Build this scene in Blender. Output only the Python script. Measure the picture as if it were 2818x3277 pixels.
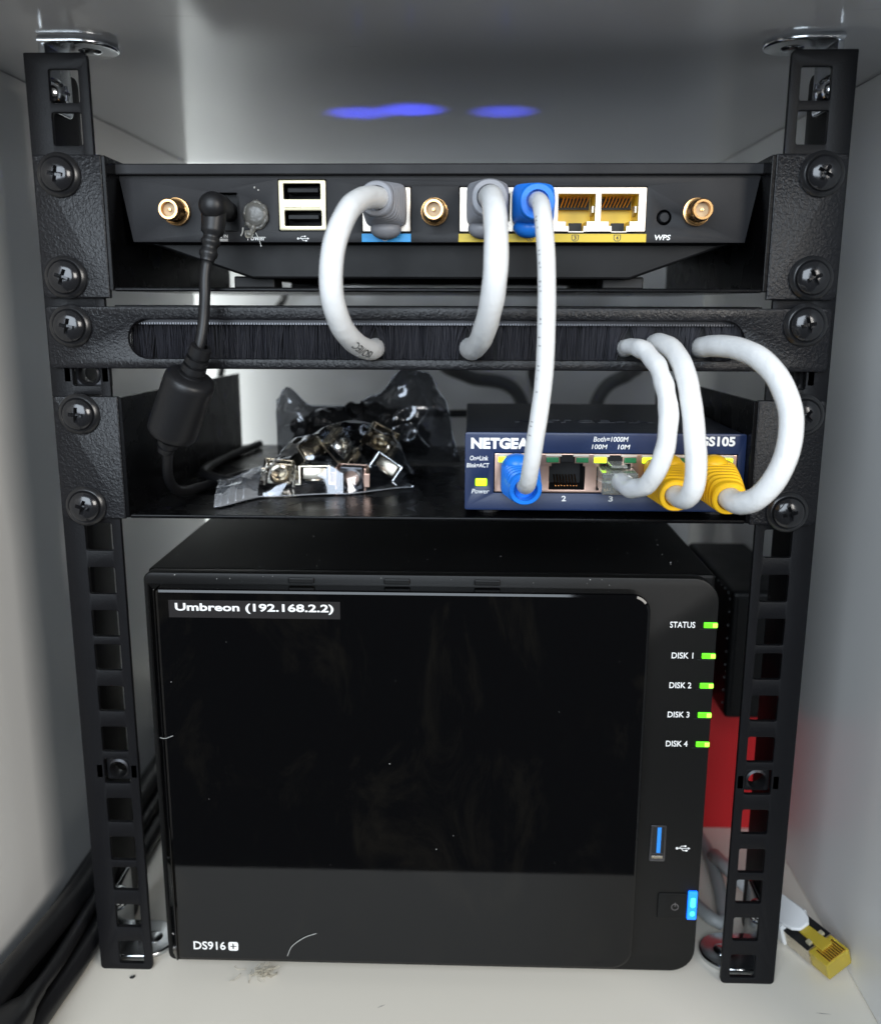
import bpy, bmesh, math, random
from mathutils import Vector, Matrix, noise
for o in list(bpy.data.objects): bpy.data.objects.remove(o)
SC = bpy.context.scene
COL = SC.collection
S = 0.001                                   # all sizes below are written in millimetres
PI = math.pi
# ------------------------------------------------------------------ camera
def cam_basis(yaw, pitch, roll):
    f = Vector((math.sin(yaw)*math.cos(pitch), math.cos(yaw)*math.cos(pitch), -math.sin(pitch)))
    r0 = Vector((math.cos(yaw), -math.sin(yaw), 0)); u0 = r0.cross(f)
    r = math.cos(roll)*r0 + math.sin(roll)*u0; u = -math.sin(roll)*r0 + math.cos(roll)*u0
    return r, u, f
cd = bpy.data.cameras.new('camera'); cam = bpy.data.objects.new('camera', cd); COL.objects.link(cam)
r_, u_, f_ = cam_basis(-0.02944, 0.21795, 0.00311)
M = Matrix((r_, u_, -f_)).transposed().to_4x4(); M.translation = Vector((11.02, -310.17, 248.47))*S
cam.matrix_world = M
cd.sensor_fit = 'HORIZONTAL'; cd.sensor_width = 36; cd.lens = 38.63
cd.clip_start = 0.01; cd.clip_end = 50
cd.dof.use_dof = True; cd.dof.focus_distance = 0.315; cd.dof.aperture_fstop = 11
SC.camera = cam
# ------------------------------------------------------------------ world and room light
w = bpy.data.worlds.new('World'); SC.world = w; w.use_nodes = True
bg = w.node_tree.nodes['Background']; bg.inputs[0].default_value = (0.86, 0.92, 1.0, 1); bg.inputs[1].default_value = 0.03
def area(name, loc, target, size, power, col, sy=None):
    l = bpy.data.lights.new(name, 'AREA'); l.energy = power; l.color = col; l.size = size*S
    if sy: l.shape = 'RECTANGLE'; l.size_y = sy*S
    o = bpy.data.objects.new(name, l); COL.objects.link(o); o.location = Vector(loc)*S
    d = (Vector(target)-Vector(loc)).normalized(); o.rotation_euler = d.to_track_quat('-Z', 'Y').to_euler()
    return o
area('window_light', (-170, -900, 520), (0, 60, 160), 700, 13.0, (0.80, 0.90, 1.0))
area('room_light', (620, -760, 430), (0, 40, 120), 380, 6.5, (1.0, 0.96, 0.90))
area('gap_light', (-262, 262, 165), (-110, 303, 165), 60, 1.0, (0.95, 1.0, 0.96), 320)
SC.view_settings.view_transform = 'Standard'; SC.view_settings.look = 'None'
SC.view_settings.exposure = 0; SC.view_settings.gamma = 1

# ------------------------------------------------------------------ materials
MATS = {}
def mat(name, col, rough=.5, metal=0, bump=None, spec=.5, emit=None, trans=0, mottle=0, coat=0, rvar=0):
    m = bpy.data.materials.new(name); m.use_nodes = True; MATS[name] = m
    nt = m.node_tree; b = nt.nodes['Principled BSDF']
    b.inputs['Base Color'].default_value = (*col, 1); b.inputs['Roughness'].default_value = rough
    b.inputs['Metallic'].default_value = metal; b.inputs['Specular IOR Level'].default_value = spec
    b.inputs['Transmission Weight'].default_value = trans; b.inputs['Coat Weight'].default_value = coat
    if emit:
        b.inputs['Emission Color'].default_value = (*emit[0], 1); b.inputs['Emission Strength'].default_value = emit[1]
    tc = nt.nodes.new('ShaderNodeTexCoord')
    if mottle:
        n = nt.nodes.new('ShaderNodeTexNoise'); n.inputs['Scale'].default_value = 90; n.inputs['Detail'].default_value = 6
        nt.links.new(tc.outputs['Object'], n.inputs['Vector'])
        mx = nt.nodes.new('ShaderNodeMix'); mx.data_type = 'RGBA'
        mx.inputs['A'].default_value = (*[c*(1-mottle) for c in col], 1); mx.inputs['B'].default_value = (*[min(1, c*(1+mottle)) for c in col], 1)
        nt.links.new(n.outputs['Fac'], mx.inputs['Factor']); nt.links.new(mx.outputs['Result'], b.inputs['Base Color'])
    if rvar:
        n = nt.nodes.new('ShaderNodeTexNoise'); n.inputs['Scale'].default_value = 60; n.inputs['Detail'].default_value = 8
        nt.links.new(tc.outputs['Object'], n.inputs['Vector'])
        mr = nt.nodes.new('ShaderNodeMapRange'); mr.inputs['To Min'].default_value = max(0.02, rough-rvar); mr.inputs['To Max'].default_value = rough+rvar
        mr.inputs['From Min'].default_value = .3; mr.inputs['From Max'].default_value = .7
        nt.links.new(n.outputs['Fac'], mr.inputs['Value']); nt.links.new(mr.outputs['Result'], b.inputs['Roughness'])
    if bump:
        sc, st, dist, det = bump
        n = nt.nodes.new('ShaderNodeTexNoise'); n.inputs['Scale'].default_value = sc; n.inputs['Detail'].default_value = det
        n.inputs['Distortion'].default_value = .6
        nt.links.new(tc.outputs['Object'], n.inputs['Vector'])
        bp = nt.nodes.new('ShaderNodeBump'); bp.inputs['Strength'].default_value = st; bp.inputs['Distance'].default_value = dist*S
        nt.links.new(n.outputs['Fac'], bp.inputs['Height']); nt.links.new(bp.outputs['Normal'], b.inputs['Normal'])
    return m
mat('laminate', (.74, .735, .72), .33, bump=(2200, .16, .05, 2))
mat('laminate_gloss', (.69, .695, .71), .13, bump=(2200, .06, .012, 2))
mat('floor_laminate', (.77, .72, .63), .34, bump=(2400, .22, .07, 2))
mat('rail_black', (.0055, .0055, .0065), .44, spec=.17, bump=(1700, .6, .12, 3), rvar=.05)
mat('hammer_black', (.0065, .0065, .008), .34, spec=.30, bump=(1050, .75, .30, 3), rvar=.05)
mat('tray_black', (.0025, .0025, .003), .27, spec=.14, bump=(900, .35, .12, 3), rvar=.06)
mat('screw_black', (.020, .020, .022), .17, .35, spec=.8, bump=(900, .2, .06, 2))
mat('washer_black', (.010, .010, .011), .28, spec=.6, bump=(1500, .2, .06, 2))
mat('zinc', (.62, .64, .66), .20, 1.0, bump=(500, .25, .06, 3), rvar=.08)
mat('dark_steel', (.13, .13, .14), .32, 1.0, bump=(500, .3, .06, 3))
mat('nut_dark', (.035, .035, .038), .36, .8, bump=(500, .3, .06, 3))
mat('nickel', (.66, .60, .50), .26, 1.0, bump=(500, .3, .06, 3), rvar=.08)
mat('copper_nickel', (.62, .42, .34), .36, 1.0, bump=(500, .3, .06, 3))
mat('shield_metal', (.62, .56, .49), .42, .75, bump=(900, .15, .05, 2))
mat('cream_metal', (.66, .60, .42), .38, .5, bump=(900, .15, .05, 2))
mat('gold', (.78, .45, .19), .26, 1.0, bump=(700, .15, .04, 2))
mat('copper_pin', (.75, .42, .22), .3, 1.0)
mat('dielectric', (.52, .38, .22), .5)
mat('router_plastic', (.014, .014, .016), .50, spec=.28, bump=(3200, .5, .08, 3), rvar=.05, mottle=.1)
mat('black_plastic', (.004, .004, .0045), .45, spec=.2, bump=(2600, .3, .06, 3), rvar=.06)
mat('void_black', (.004, .004, .005), .6)
mat('gloss_black', (.003, .003, .0035), .045, spec=.34, rvar=.02)
mat('bezel_black', (.0045, .0045, .0045), .42, spec=.22, bump=(3000, .5, .06, 2))
mat('chassis_black', (.002, .002, .0022), .5, spec=.18, bump=(3000, .4, .06, 2))
mat('switch_navy', (.014, .028, .085), .38, bump=(2600, .35, .06, 3), mottle=.1)
mat('switch_top', (.009, .012, .022), .42, bump=(2600, .45, .08, 3))
mat('yellow_plastic', (.86, .60, .05), .42)
mat('yellow_label', (.66, .47, .02), .45)
mat('blue_label', (.02, .36, .80), .45)
mat('boot_grey', (.24, .245, .27), .42, bump=(1500, .2, .05, 2))
mat('boot_blue', (.014, .20, .80), .36, bump=(1500, .2, .05, 2))
mat('boot_yellow', (.93, .52, .012), .42, bump=(1500, .2, .05, 2))
mat('cable_white', (.76, .765, .765), .36, bump=(260, .55, .5, 5), mottle=.10)
mat('cable_black', (.009, .009, .010), .42, spec=.4, bump=(1200, .35, .08, 3), mottle=.2)
mat('cable_grey', (.11, .115, .12), .5)
mat('lead_grey', (.32, .33, .33), .45)
mat('print_white', (.85, .85, .84), .5)
mat('print_dark', (.05, .05, .05), .6)
mat('print_dim', (.12, .11, .11), .5)
mat('tape_black', (.020, .018, .018), .28)
mat('red_card', (.60, .012, .016), .45, mottle=.05)
mat('led_green', (.1, .5, .02), .3, emit=((.12, 1.0, .01), 1.0))
mat('led_lime', (.4, .7, .02), .3, emit=((.50, 1.0, .01), 2.6))
mat('led_dark_green', (.02, .16, .06), .25)
mat('led_blue', (.02, .2, .9), .3, emit=((.0, .13, 1.0), 2.0))
mat('led_tip', (.3, .8, .1), .3, emit=((.35, 1.0, .03), 2.2))
mat('led_core', (.1, .5, .9), .3, emit=((.02, .55, 1.0), 2.2))
mat('usb_blue', (.03, .25, .75), .35)
mat('clear_plastic', (.92, .95, .90), .12, trans=.85, spec=.5)
mat('clear_yellow', (.80, .62, .08), .18, trans=.55)
mat('white_rubber', (.78, .78, .78), .4)
mat('glue', (.70, .68, .62), .30, trans=.88, bump=(500, .5, .4, 4))
mat('dust', (.42, .38, .30), .9)
mat('fleck', (.45, .45, .43), .8)
mat('bristle', (.035, .035, .042), .26)
mat('bristle_core', (.006, .006, .007), .7)
m = MATS['gloss_black']; nt = m.node_tree; b = nt.nodes['Principled BSDF']; tc = nt.nodes.new('ShaderNodeTexCoord')
mp = nt.nodes.new('ShaderNodeMapping'); mp.inputs['Scale'].default_value = (30, 30, 14); mp.inputs['Rotation'].default_value = (0, .5, 0); nt.links.new(tc.outputs['Object'], mp.inputs['Vector'])
nz = nt.nodes.new('ShaderNodeTexNoise'); nz.inputs['Scale'].default_value = 1; nz.inputs['Detail'].default_value = 9; nz.inputs['Roughness'].default_value = .68; nz.inputs['Distortion'].default_value = 1.2; nt.links.new(mp.outputs[0], nz.inputs['Vector'])
cr = nt.nodes.new('ShaderNodeValToRGB'); cr.color_ramp.elements[0].position = .52; cr.color_ramp.elements[0].color = (.0022, .0022, .0025, 1); cr.color_ramp.elements[1].position = .80; cr.color_ramp.elements[1].color = (.0085, .0075, .006, 1)
nt.links.new(nz.outputs['Fac'], cr.inputs[0]); nt.links.new(cr.outputs[0], b.inputs['Base Color'])
def film(nm, tint, rough, lo, white):
    m = bpy.data.materials.new(nm); m.use_nodes = True; nt = m.node_tree; MATS[nm] = m
    nt.nodes.remove(nt.nodes['Principled BSDF'])
    t = nt.nodes.new('ShaderNodeBsdfTransparent'); t.inputs[0].default_value = (*tint, 1)
    g = nt.nodes.new('ShaderNodeBsdfGlossy'); g.inputs['Roughness'].default_value = rough; g.inputs[0].default_value = (.9, .93, 1, 1)
    lw = nt.nodes.new('ShaderNodeLayerWeight'); lw.inputs['Blend'].default_value = .28
    mr = nt.nodes.new('ShaderNodeMapRange'); mr.inputs['To Min'].default_value = lo; mr.inputs['To Max'].default_value = .95
    nt.links.new(lw.outputs['Facing'], mr.inputs['Value'])
    mx = nt.nodes.new('ShaderNodeMixShader'); nt.links.new(mr.outputs['Result'], mx.inputs[0])
    nt.links.new(t.outputs[0], mx.inputs[1]); nt.links.new(g.outputs[0], mx.inputs[2])
    df = nt.nodes.new('ShaderNodeBsdfDiffuse'); df.inputs[0].default_value = (.7, .72, .75, 1); m2 = nt.nodes.new('ShaderNodeMixShader'); m2.inputs[0].default_value = white
    nt.links.new(mx.outputs[0], m2.inputs[1]); nt.links.new(df.outputs[0], m2.inputs[2])
    nt.links.new(m2.outputs[0], nt.nodes['Material Output'].inputs[0])
film('film', (.86, .87, .88), .09, .10, .0); film('film_dark', (.48, .49, .51), .12, .10, .015); film('film_white', (.85, .86, .88), .2, .12, .28)  # film_dark: clear film, the dark surroundings it mirrors put into its tint

# ------------------------------------------------------------------ mesh helpers
class MB:
    def __init__(s, xf=None): s.v = []; s.f = []; s.xf = xf or Matrix.Identity(4)
    def add(s, vs, fs):
        b = len(s.v); s.v += [s.xf @ Vector(p) for p in vs]; s.f += [tuple(b+i for i in f) for f in fs]
        return s
    def box(s, x0, x1, y0, y1, z0, z1):
        return s.add([(x0,y0,z0),(x1,y0,z0),(x1,y1,z0),(x0,y1,z0),(x0,y0,z1),(x1,y0,z1),(x1,y1,z1),(x0,y1,z1)],
              [(0,3,2,1),(4,5,6,7),(0,1,5,4),(1,2,6,5),(2,3,7,6),(3,0,4,7)])
    def prism(s, poly, a0, a1, axis='y'):
        n = len(poly)
        def P(p, a): return {'y': (p[0], a, p[1]), 'z': (p[0], p[1], a), 'x': (a, p[0], p[1])}[axis]
        vs = [P(p, a0) for p in poly] + [P(p, a1) for p in poly]
        fs = [tuple(range(n)), tuple(range(2*n-1, n-1, -1))] + [(i, (i+1) % n, n+(i+1) % n, n+i) for i in range(n)]
        return s.add(vs, fs)
    def lathe(s, prof, c, d, n=32):
        # prof: (radius, distance along d); a radius of 0 closes to a point
        d = Vector(d).normalized(); a = d.orthogonal().normalized(); b = d.cross(a); c = Vector(c)
        vs = []; fs = []; rings = []
        for r, h in prof:
            if r == 0: rings.append([len(vs)]); vs.append(c+d*h)
            else:
                rings.append(list(range(len(vs), len(vs)+n)))
                vs += [c+d*h+(a*math.cos(2*PI*i/n)+b*math.sin(2*PI*i/n))*r for i in range(n)]
        for A, B in zip(rings, rings[1:]):
            for i in range(n):
                j = (i+1) % n
                if len(A) == 1 and len(B) == 1: continue
                if len(A) == 1: fs.append((A[0], B[j], B[i]))
                elif len(B) == 1: fs.append((A[i], A[j], B[0]))
                else: fs.append((A[i], A[j], B[j], B[i]))
        return s.add(vs, fs)
    def tube(s, pts, r, n=14, caps=True, wob=0, seed=0):
        pts = [Vector(p) for p in pts]; N = len(pts); t = [(pts[min(i+1, N-1)]-pts[max(i-1, 0)]).normalized() for i in range(N)]
        a = t[0].orthogonal().normalized(); vs = []; fs = []
        for i in range(N):
            a = (a-t[i]*a.dot(t[i])).normalized(); b = t[i].cross(a)
            ri = r[i] if isinstance(r, (list, tuple)) else r
            for k in range(n):
                an = 2*PI*k/n
                q = ri
                if wob: q = ri*(1+wob*noise.noise(Vector((math.cos(an)*.8+seed, math.sin(an)*.8, i*.22))))
                vs.append(pts[i]+(a*math.cos(an)+b*math.sin(an))*q)
        for i in range(N-1):
            for k in range(n):
                l = (k+1) % n; fs.append((i*n+k, i*n+l, (i+1)*n+l, (i+1)*n+k))
        if caps: fs += [tuple(range(n-1, -1, -1)), tuple(range((N-1)*n, N*n))]
        return s.add(vs, fs)
    def loft(s, secs, n=32, cap0=True, cap1=True):
        # secs: (centre, tangent, up, half width, half height, superellipse exponent)
        vs = []; fs = []
        for c, t, u, hw, hh, e in secs:
            c = Vector(c); t = Vector(t).normalized(); u = Vector(u); u = (u-t*u.dot(t)).normalized(); x = t.cross(u)
            for k in range(n):
                an = 2*PI*k/n; cc, ss = math.cos(an), math.sin(an)
                vs.append(c + x*hw*math.copysign(abs(cc)**(2/e), cc) + u*hh*math.copysign(abs(ss)**(2/e), ss))
        m = len(secs)
        for i in range(m-1):
            for k in range(n):
                l = (k+1) % n; fs.append((i*n+k, i*n+l, (i+1)*n+l, (i+1)*n+k))
        if cap0: fs.append(tuple(range(n-1, -1, -1)))
        if cap1: fs.append(tuple(range((m-1)*n, m*n)))
        return s.add(vs, fs)
    def ball(s, c, r, n=20, m=10):
        c = Vector(c); r = Vector(r) if not isinstance(r, (int, float)) else Vector((r, r, r)); vs = [c+Vector((0, 0, r.z))]; fs = []
        for i in range(1, m):
            th = PI*i/m
            vs += [c+Vector((r.x*math.sin(th)*math.cos(2*PI*k/n), r.y*math.sin(th)*math.sin(2*PI*k/n), r.z*math.cos(th))) for k in range(n)]
        vs.append(c-Vector((0, 0, r.z)))
        for k in range(n):
            l = (k+1) % n; fs.append((0, 1+k, 1+l)); fs.append((len(vs)-1, 1+(m-2)*n+l, 1+(m-2)*n+k))
        for i in range(m-2):
            for k in range(n):
                l = (k+1) % n; a = 1+i*n; fs.append((a+k, a+n+k, a+n+l, a+l))
        return s.add(vs, fs)
    def mesh(s, me, xf=None):
        for p in me.vertices: pass
        b = len(s.v); x = xf or Matrix.Identity(4)
        s.v += [s.xf @ (x @ p.co) for p in me.vertices]; s.f += [tuple(b+i for i in q.vertices) for q in me.polygons]
        return s

ORG = {}
def build(name, mb, m, parent=None, bevel=0, smooth=None, org=None, seg=2):
    """link the collected shape as ONE mesh object; vertices are in world millimetres"""
    if parent is not None: o0 = ORG[parent]
    else: o0 = Vector(org) if org is not None else Vector((0, 0, 0))
    me = bpy.data.meshes.new(name); me.from_pydata([tuple((v-o0)*S) for v in mb.v], [], mb.f); me.validate()
    bm = bmesh.new(); bm.from_mesh(me); bmesh.ops.recalc_face_normals(bm, faces=bm.faces); bm.to_mesh(me); bm.free()
    me.materials.append(MATS[m])
    if smooth is not None:
        me.polygons.foreach_set('use_smooth', [True]*len(me.polygons)); me.update()
        if smooth < 180: me.set_sharp_from_angle(angle=math.radians(smooth))
    o = bpy.data.objects.new(name, me); COL.objects.link(o)
    if parent is not None: o.parent = parent
    else: o.location = o0*S
    ORG[o] = o0
    if bevel:
        b = o.modifiers.new('bevel', 'BEVEL'); b.width = bevel*S; b.segments = seg; b.limit_method = 'ANGLE'; b.angle_limit = math.radians(40)
        b.harden_normals = False
    return o
def tag(o, label, cat, group=None, kind=None):
    o['label'] = label; o['category'] = cat
    if group: o['group'] = group
    if kind: o['kind'] = kind
    return o
def thing(name, label, cat, loc=(0, 0, 0), group=None):
    o = bpy.data.objects.new(name, None); COL.objects.link(o); o.location = Vector(loc)*S; o.empty_display_size = .005
    ORG[o] = Vector(loc)
    return tag(o, label, cat, group)
def copy_tree(o, parent=None):
    c = o.copy(); COL.objects.link(c); ORG[c] = ORG[o]
    if parent is not None: c.parent = parent
    for ch in [x for x in o.children]: copy_tree(ch, c)
    return c
def rrect(x0, x1, z0, z1, r, n=5):
    """rounded rectangle; r is one radius or (bottom-left, bottom-right, top-right, top-left)"""
    if isinstance(r, (int, float)): r = (r,)*4
    out = []
    for (cx, cz, rr, a0) in ((x0+r[0], z0+r[0], r[0], PI), (x1-r[1], z0+r[1], r[1], 1.5*PI), (x1-r[2], z1-r[2], r[2], 0), (x0+r[3], z1-r[3], r[3], .5*PI)):
        if rr <= 0: out.append((cx, cz)); continue
        out += [(cx+rr*math.cos(a0+PI/2*i/n), cz+rr*math.sin(a0+PI/2*i/n)) for i in range(n+1)]
    return out
def circ(x, z, r, n=28): return [(x+r*math.cos(2*PI*i/n), z+r*math.sin(2*PI*i/n)) for i in range(n)]
def curve_mesh(c):
    o = bpy.data.objects.new('tmp', c); COL.objects.link(o)
    dg = bpy.context.evaluated_depsgraph_get(); me = bpy.data.meshes.new_from_object(o.evaluated_get(dg))
    bpy.data.objects.remove(o); bpy.data.curves.remove(c); return me
def plate(loops, y0, y1, bev=0, axis='y', mb=None):
    """a sheet with holes: first loop outside, others cut out; spans y0..y1 with rounded edges"""
    c = bpy.data.curves.new('tmp', 'CURVE'); c.dimensions = '2D'; c.fill_mode = 'BOTH'
    for L in loops:
        sp = c.splines.new('POLY'); sp.points.add(len(L)-1); sp.use_cyclic_u = True
        for p, q in zip(sp.points, L): p.co = (q[0], q[1], 0, 1)
    h = (y1-y0)/2; c.extrude = max(h-bev, 0); c.bevel_depth = bev; c.bevel_resolution = 1; c.offset = -bev
    me = curve_mesh(c)
    bm = bmesh.new(); bm.from_mesh(me); bmesh.ops.remove_doubles(bm, verts=bm.verts, dist=1e-4); bm.to_mesh(me); bm.free()
    yc = (y0+y1)/2
    if axis == 'y': X = Matrix(((1,0,0,0),(0,0,-1,yc),(0,1,0,0),(0,0,0,1)))
    elif axis == 'x': X = Matrix(((0,0,1,yc),(1,0,0,0),(0,1,0,0),(0,0,0,1)))
    else: X = Matrix(((1,0,0,0),(0,1,0,0),(0,0,1,yc),(0,0,0,1)))
    mb = mb or MB(); mb.mesh(me, X); bpy.data.meshes.remove(me); return mb
def text_mesh(s, bold=0, shear=0, depth=.0):
    c = bpy.data.curves.new('tmp', 'FONT'); c.body = s; c.size = 10; c.offset = bold; c.shear = shear; c.extrude = depth; c.resolution_u = 3
    return curve_mesh(c)
def text(name, s, box, y, m, parent, bold=.0, shear=0, xf=None):
    """flat print on a surface facing -y, fitted to box = x0, x1, z0, z1"""
    me = text_mesh(s, bold, shear, .02)
    xs = [v.co.x for v in me.vertices]; ys = [v.co.y for v in me.vertices]
    x0, x1, z0, z1 = box; sx = (x1-x0)/(max(xs)-min(xs)); sz = (z1-z0)/(max(ys)-min(ys))
    mb = MB(xf); b = len(mb.v)
    mb.add([(x0+(v.co.x-min(xs))*sx, y-v.co.z, z0+(v.co.y-min(ys))*sz) for v in me.vertices], [tuple(p.vertices) for p in me.polygons])
    bpy.data.meshes.remove(me)
    return build(name, mb, m, parent)
def spline(pts, step=1.2):
    P = [Vector(p) for p in pts]; P = [2*P[0]-P[1]] + P + [2*P[-1]-P[-2]]; out = []
    for i in range(1, len(P)-2):
        a, b, c, d = P[i-1:i+3]; n = max(2, int((c-b).length/step))
        for k in range(n):
            t = k/n
            out.append(.5*((2*b)+(c-a)*t+(2*a-5*b+4*c-d)*t*t+(-a+3*b-3*c+d)*t**3))
    out.append(P[-2]); return out
def euler(rx, ry, rz): return Matrix.Rotation(math.radians(rz), 4, 'Z') @ Matrix.Rotation(math.radians(ry), 4, 'Y') @ Matrix.Rotation(math.radians(rx), 4, 'X')
def at(loc, rot=(0, 0, 0)): return Matrix.Translation(Vector(loc)) @ euler(*rot)

# ------------------------------------------------------------------ setting: the cabinet
def struct(name, mb, m, bevel=.6): 
    o = build(name, mb, m, None, bevel); o['kind'] = 'structure'; return o
CEIL = 329.6; FL = -.1; WX = 157.5; BACK = 303; FRONT = -80
struct('floor', MB().box(-WX-18, WX+18, FRONT, BACK+18, FL-18, FL), 'floor_laminate', 0)
struct('ceiling', MB().box(-WX-18, WX+18, FRONT, BACK+18, CEIL, CEIL+18), 'laminate_gloss', 0)
struct('wall_left', MB().box(-WX-18, -WX, FRONT, 279, FL+.2, CEIL-.2), 'laminate')
struct('wall_right', MB().box(WX, WX+18, FRONT, BACK-.2, FL+.2, CEIL-.2), 'laminate')
struct('wall_back', MB().box(-300, WX+18, BACK, BACK+8, FL+.2, CEIL-.2), 'laminate_gloss', 0)

def scuff(parent, z, pts, w):
    for (x0, y0, x1, y1) in pts:
        d = Vector((x1-x0, y1-y0)).normalized(); n = Vector((-d.y, d.x))*w
        build('scuff_mark', MB().add([(x0, y0, z), ((x0+x1)/2+n.x, (y0+y1)/2+n.y, z), (x1, y1, z), ((x0+x1)/2-n.x, (y0+y1)/2-n.y, z)], [(0, 1, 2, 3)]), 'print_dim', parent)
cl_ = [o for o in bpy.data.objects if o.name == 'ceiling'][0]; fl_ = [o for o in bpy.data.objects if o.name == 'floor'][0]
scuff(cl_, CEIL-.05, ((-82, -14, -66, -13.4), (118, -16, 131, -17), (-30, 20, -24, 21)), .12)
scuff(fl_, FL+.05, ((137, -14, 143, -14.6), (-20, -17, -17, -15), (60, -22, 66, -23), (126, -25, 132, -28)), .14)
# ------------------------------------------------------------------ rack rails
HZ = [7.4+43.75*k+d for k in range(7) for d in (0, 15.6, 31.2)] + [313.65]
RT = 323.3
def rail(sx, label):
    t = thing('rack_rail', label, 'rack rail', (sx*117, 10, 0), 'upright rack rails')
    fx = sorted((sx*127, sx*107.2))
    rr = (1.6, 1.6, 1.6, .4) if sx < 0 else (1.6, 1.6, .4, 1.6)
    holes = [rrect(sx*115-4.65, sx*115+4.65, z-4.85, z+4.85, .7, 3) for z in HZ]
    build('front_flange', plate([rrect(fx[0], fx[1], 0, RT, rr)] + holes, 0, 2, .25), 'rail_black', t, smooth=40)
    a = sorted((sx*127, sx*125))
    build('side_flange', plate([rrect(1.9, 37, .1, RT-.1, (.2, 3, 3, .2))], a[0]+.05, a[1], .2, 'x'), 'rail_black', t, smooth=40)
    return t
rail(-1, 'black steel upright rail beside the black power lead, square holes up its face')
rail(1, 'black steel upright rail beside the red box and loose gold plug')

def bracket(sx, top, label):
    zt = CEIL if top else FL
    d = -1 if top else 1
    t = thing('mounting_bracket', label, 'bracket', (sx*120, 16, zt), 'zinc mounting brackets')
    z0, z1 = sorted((zt+d*.05, zt+d*2.3))
    # flat rounded foot against the panel
    L = []
    for i in range(17):
        a = -PI/2+PI*i/16; L.append((-114-0+11*math.cos(a), 16+11*math.sin(a)))
    L = [(-124.6, 5)] + L + [(-124.6, 27)]
    L = [(-sx*x, y) for x, y in L]
    build('foot_plate', plate([L], z0, z1, .7, 'z'), 'zinc', t, smooth=50)
    z0, z1 = sorted((zt+d*.2, zt+d*21.5)) if top else sorted((zt+d*.2, zt+d*28))
    x0, x1 = sorted((sx*124.8, sx*122.7))
    build('upright_leg', plate([rrect(6, 26, z0, z1, 3 if True else 0)], x0, x1, .6, 'x'), 'zinc', t, smooth=50)
    zs = HZ[-1] if top else HZ[1]
    # pan head bolt through the leg, with its domed end outside the rail
    mb = MB().lathe([(0, 4.0), (1.4, 3.9), (2.8, 3.3), (4.1, 2.1), (4.7, .7), (4.8, 0)], (sx*122.7, 11, zs), (-sx, 0, 0), 24)
    b = build('bolt_head', mb, 'zinc', t, smooth=50)
    mb = MB().box(-.45, .45, -2.2, 2.2, -.4, .5); m2 = MB()
    m2.add([(sx*122.7-sx*(3.7+v.z), 11+v.y, zs+v.x) for v in mb.v], mb.f); m2.add([(sx*122.7-sx*(3.7+v.z), 11+v.x, zs+v.y) for v in mb.v], mb.f)
    build('cross_slot', m2, 'dark_steel', b)
    build('bolt_end', MB().lathe([(3.6, 0), (3.6, 1.4), (2.6, 2.2), (0, 2.6)], (sx*127.05, 11, zs), (sx, 0, 0), 20), 'zinc', t, smooth=50)
    # countersunk wood screw in the foot
    build('foot_screw', MB().lathe([(0, 1.0), (2.6, .9), (3.6, .2), (3.7, 0)], (sx*112, 16, zt+d*2.3), (0, 0, d), 20), 'zinc', t, smooth=50)
for sx, nm in ((-1, 'beside the black power lead'), (1, 'beside the red box')):
    bracket(sx, True, 'shiny zinc bracket fixing the rail %s to the panel above' % nm)
    bracket(sx, False, 'shiny zinc bracket fixing the rail %s to the shelf floor' % nm)

# ------------------------------------------------------------------ cage nut (empty one in a rail hole, or loose)
def cage_nut(name, label, loc, rot, group, mc, mn):
    t = thing(name, label, 'cage nut', loc, group); X = at(loc, rot)
    mb = MB(X); mb.box(-5.9, -5.1, -1.6, 5.2, -4.4, 4.4); mb.box(5.1, 5.9, -1.6, 5.2, -4.4, 4.4); 
    if mc != 'nut_dark': mb.box(-5.1, 5.1, 4.6, 5.2, -4.4, 4.4)
    mb.box(-7.4, -5.1, -2.2, -1.6, -2.6, 2.6); mb.box(5.1, 7.4, -2.2, -1.6, -2.6, 2.6)
    build('cage', mb, mc, t, .2)
    m2 = plate([rrect(-4.5, 4.5, -4.3, 4.3, .8, 2), circ(0, 0, 2.9, 24)], 0, 4.4, .35)
    m2.v = [X @ v for v in m2.v]; m2.lathe([], (0, 0, 0), (0, 1, 0)) if False else None
    n = build('nut', m2, mn, t, smooth=40)
    q = MB(X); q.lathe([(2.95, .3), (3.9, .0), (4.0, -.5), (3.2, -.9), (2.9, .2)], (0, 0, 0), (0, 1, 0), 24)
    build('collar', q, mn, n, smooth=60)
    return t
cage_nut('cage_nut', 'empty dark cage nut clipped in the rail hole in front of the red box', (115, 2.2, HZ[5]), (0, 0, 0), 'cage nuts in the rails', 'nut_dark', 'nut_dark')
cage_nut('cage_nut', 'empty dark cage nut in the rail beside the door cheek of the storage box', (-115, 2.2, HZ[5]), (0, 0, 0), 'cage nuts in the rails', 'nut_dark', 'nut_dark')
cage_nut('cage_nut', 'half hidden cage nut just under the brush panel, by the black power lead', (-115, 2.2, HZ[15]-1.0), (0, 0, 0), 'cage nuts in the rails', 'nut_dark', 'nut_dark')
cage_nut('cage_nut', 'half hidden cage nut just under the brush panel, behind the white cable loop', (115, 2.2, HZ[15]-1.0), (0, 0, 0), 'cage nuts in the rails', 'nut_dark', 'nut_dark')

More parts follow.
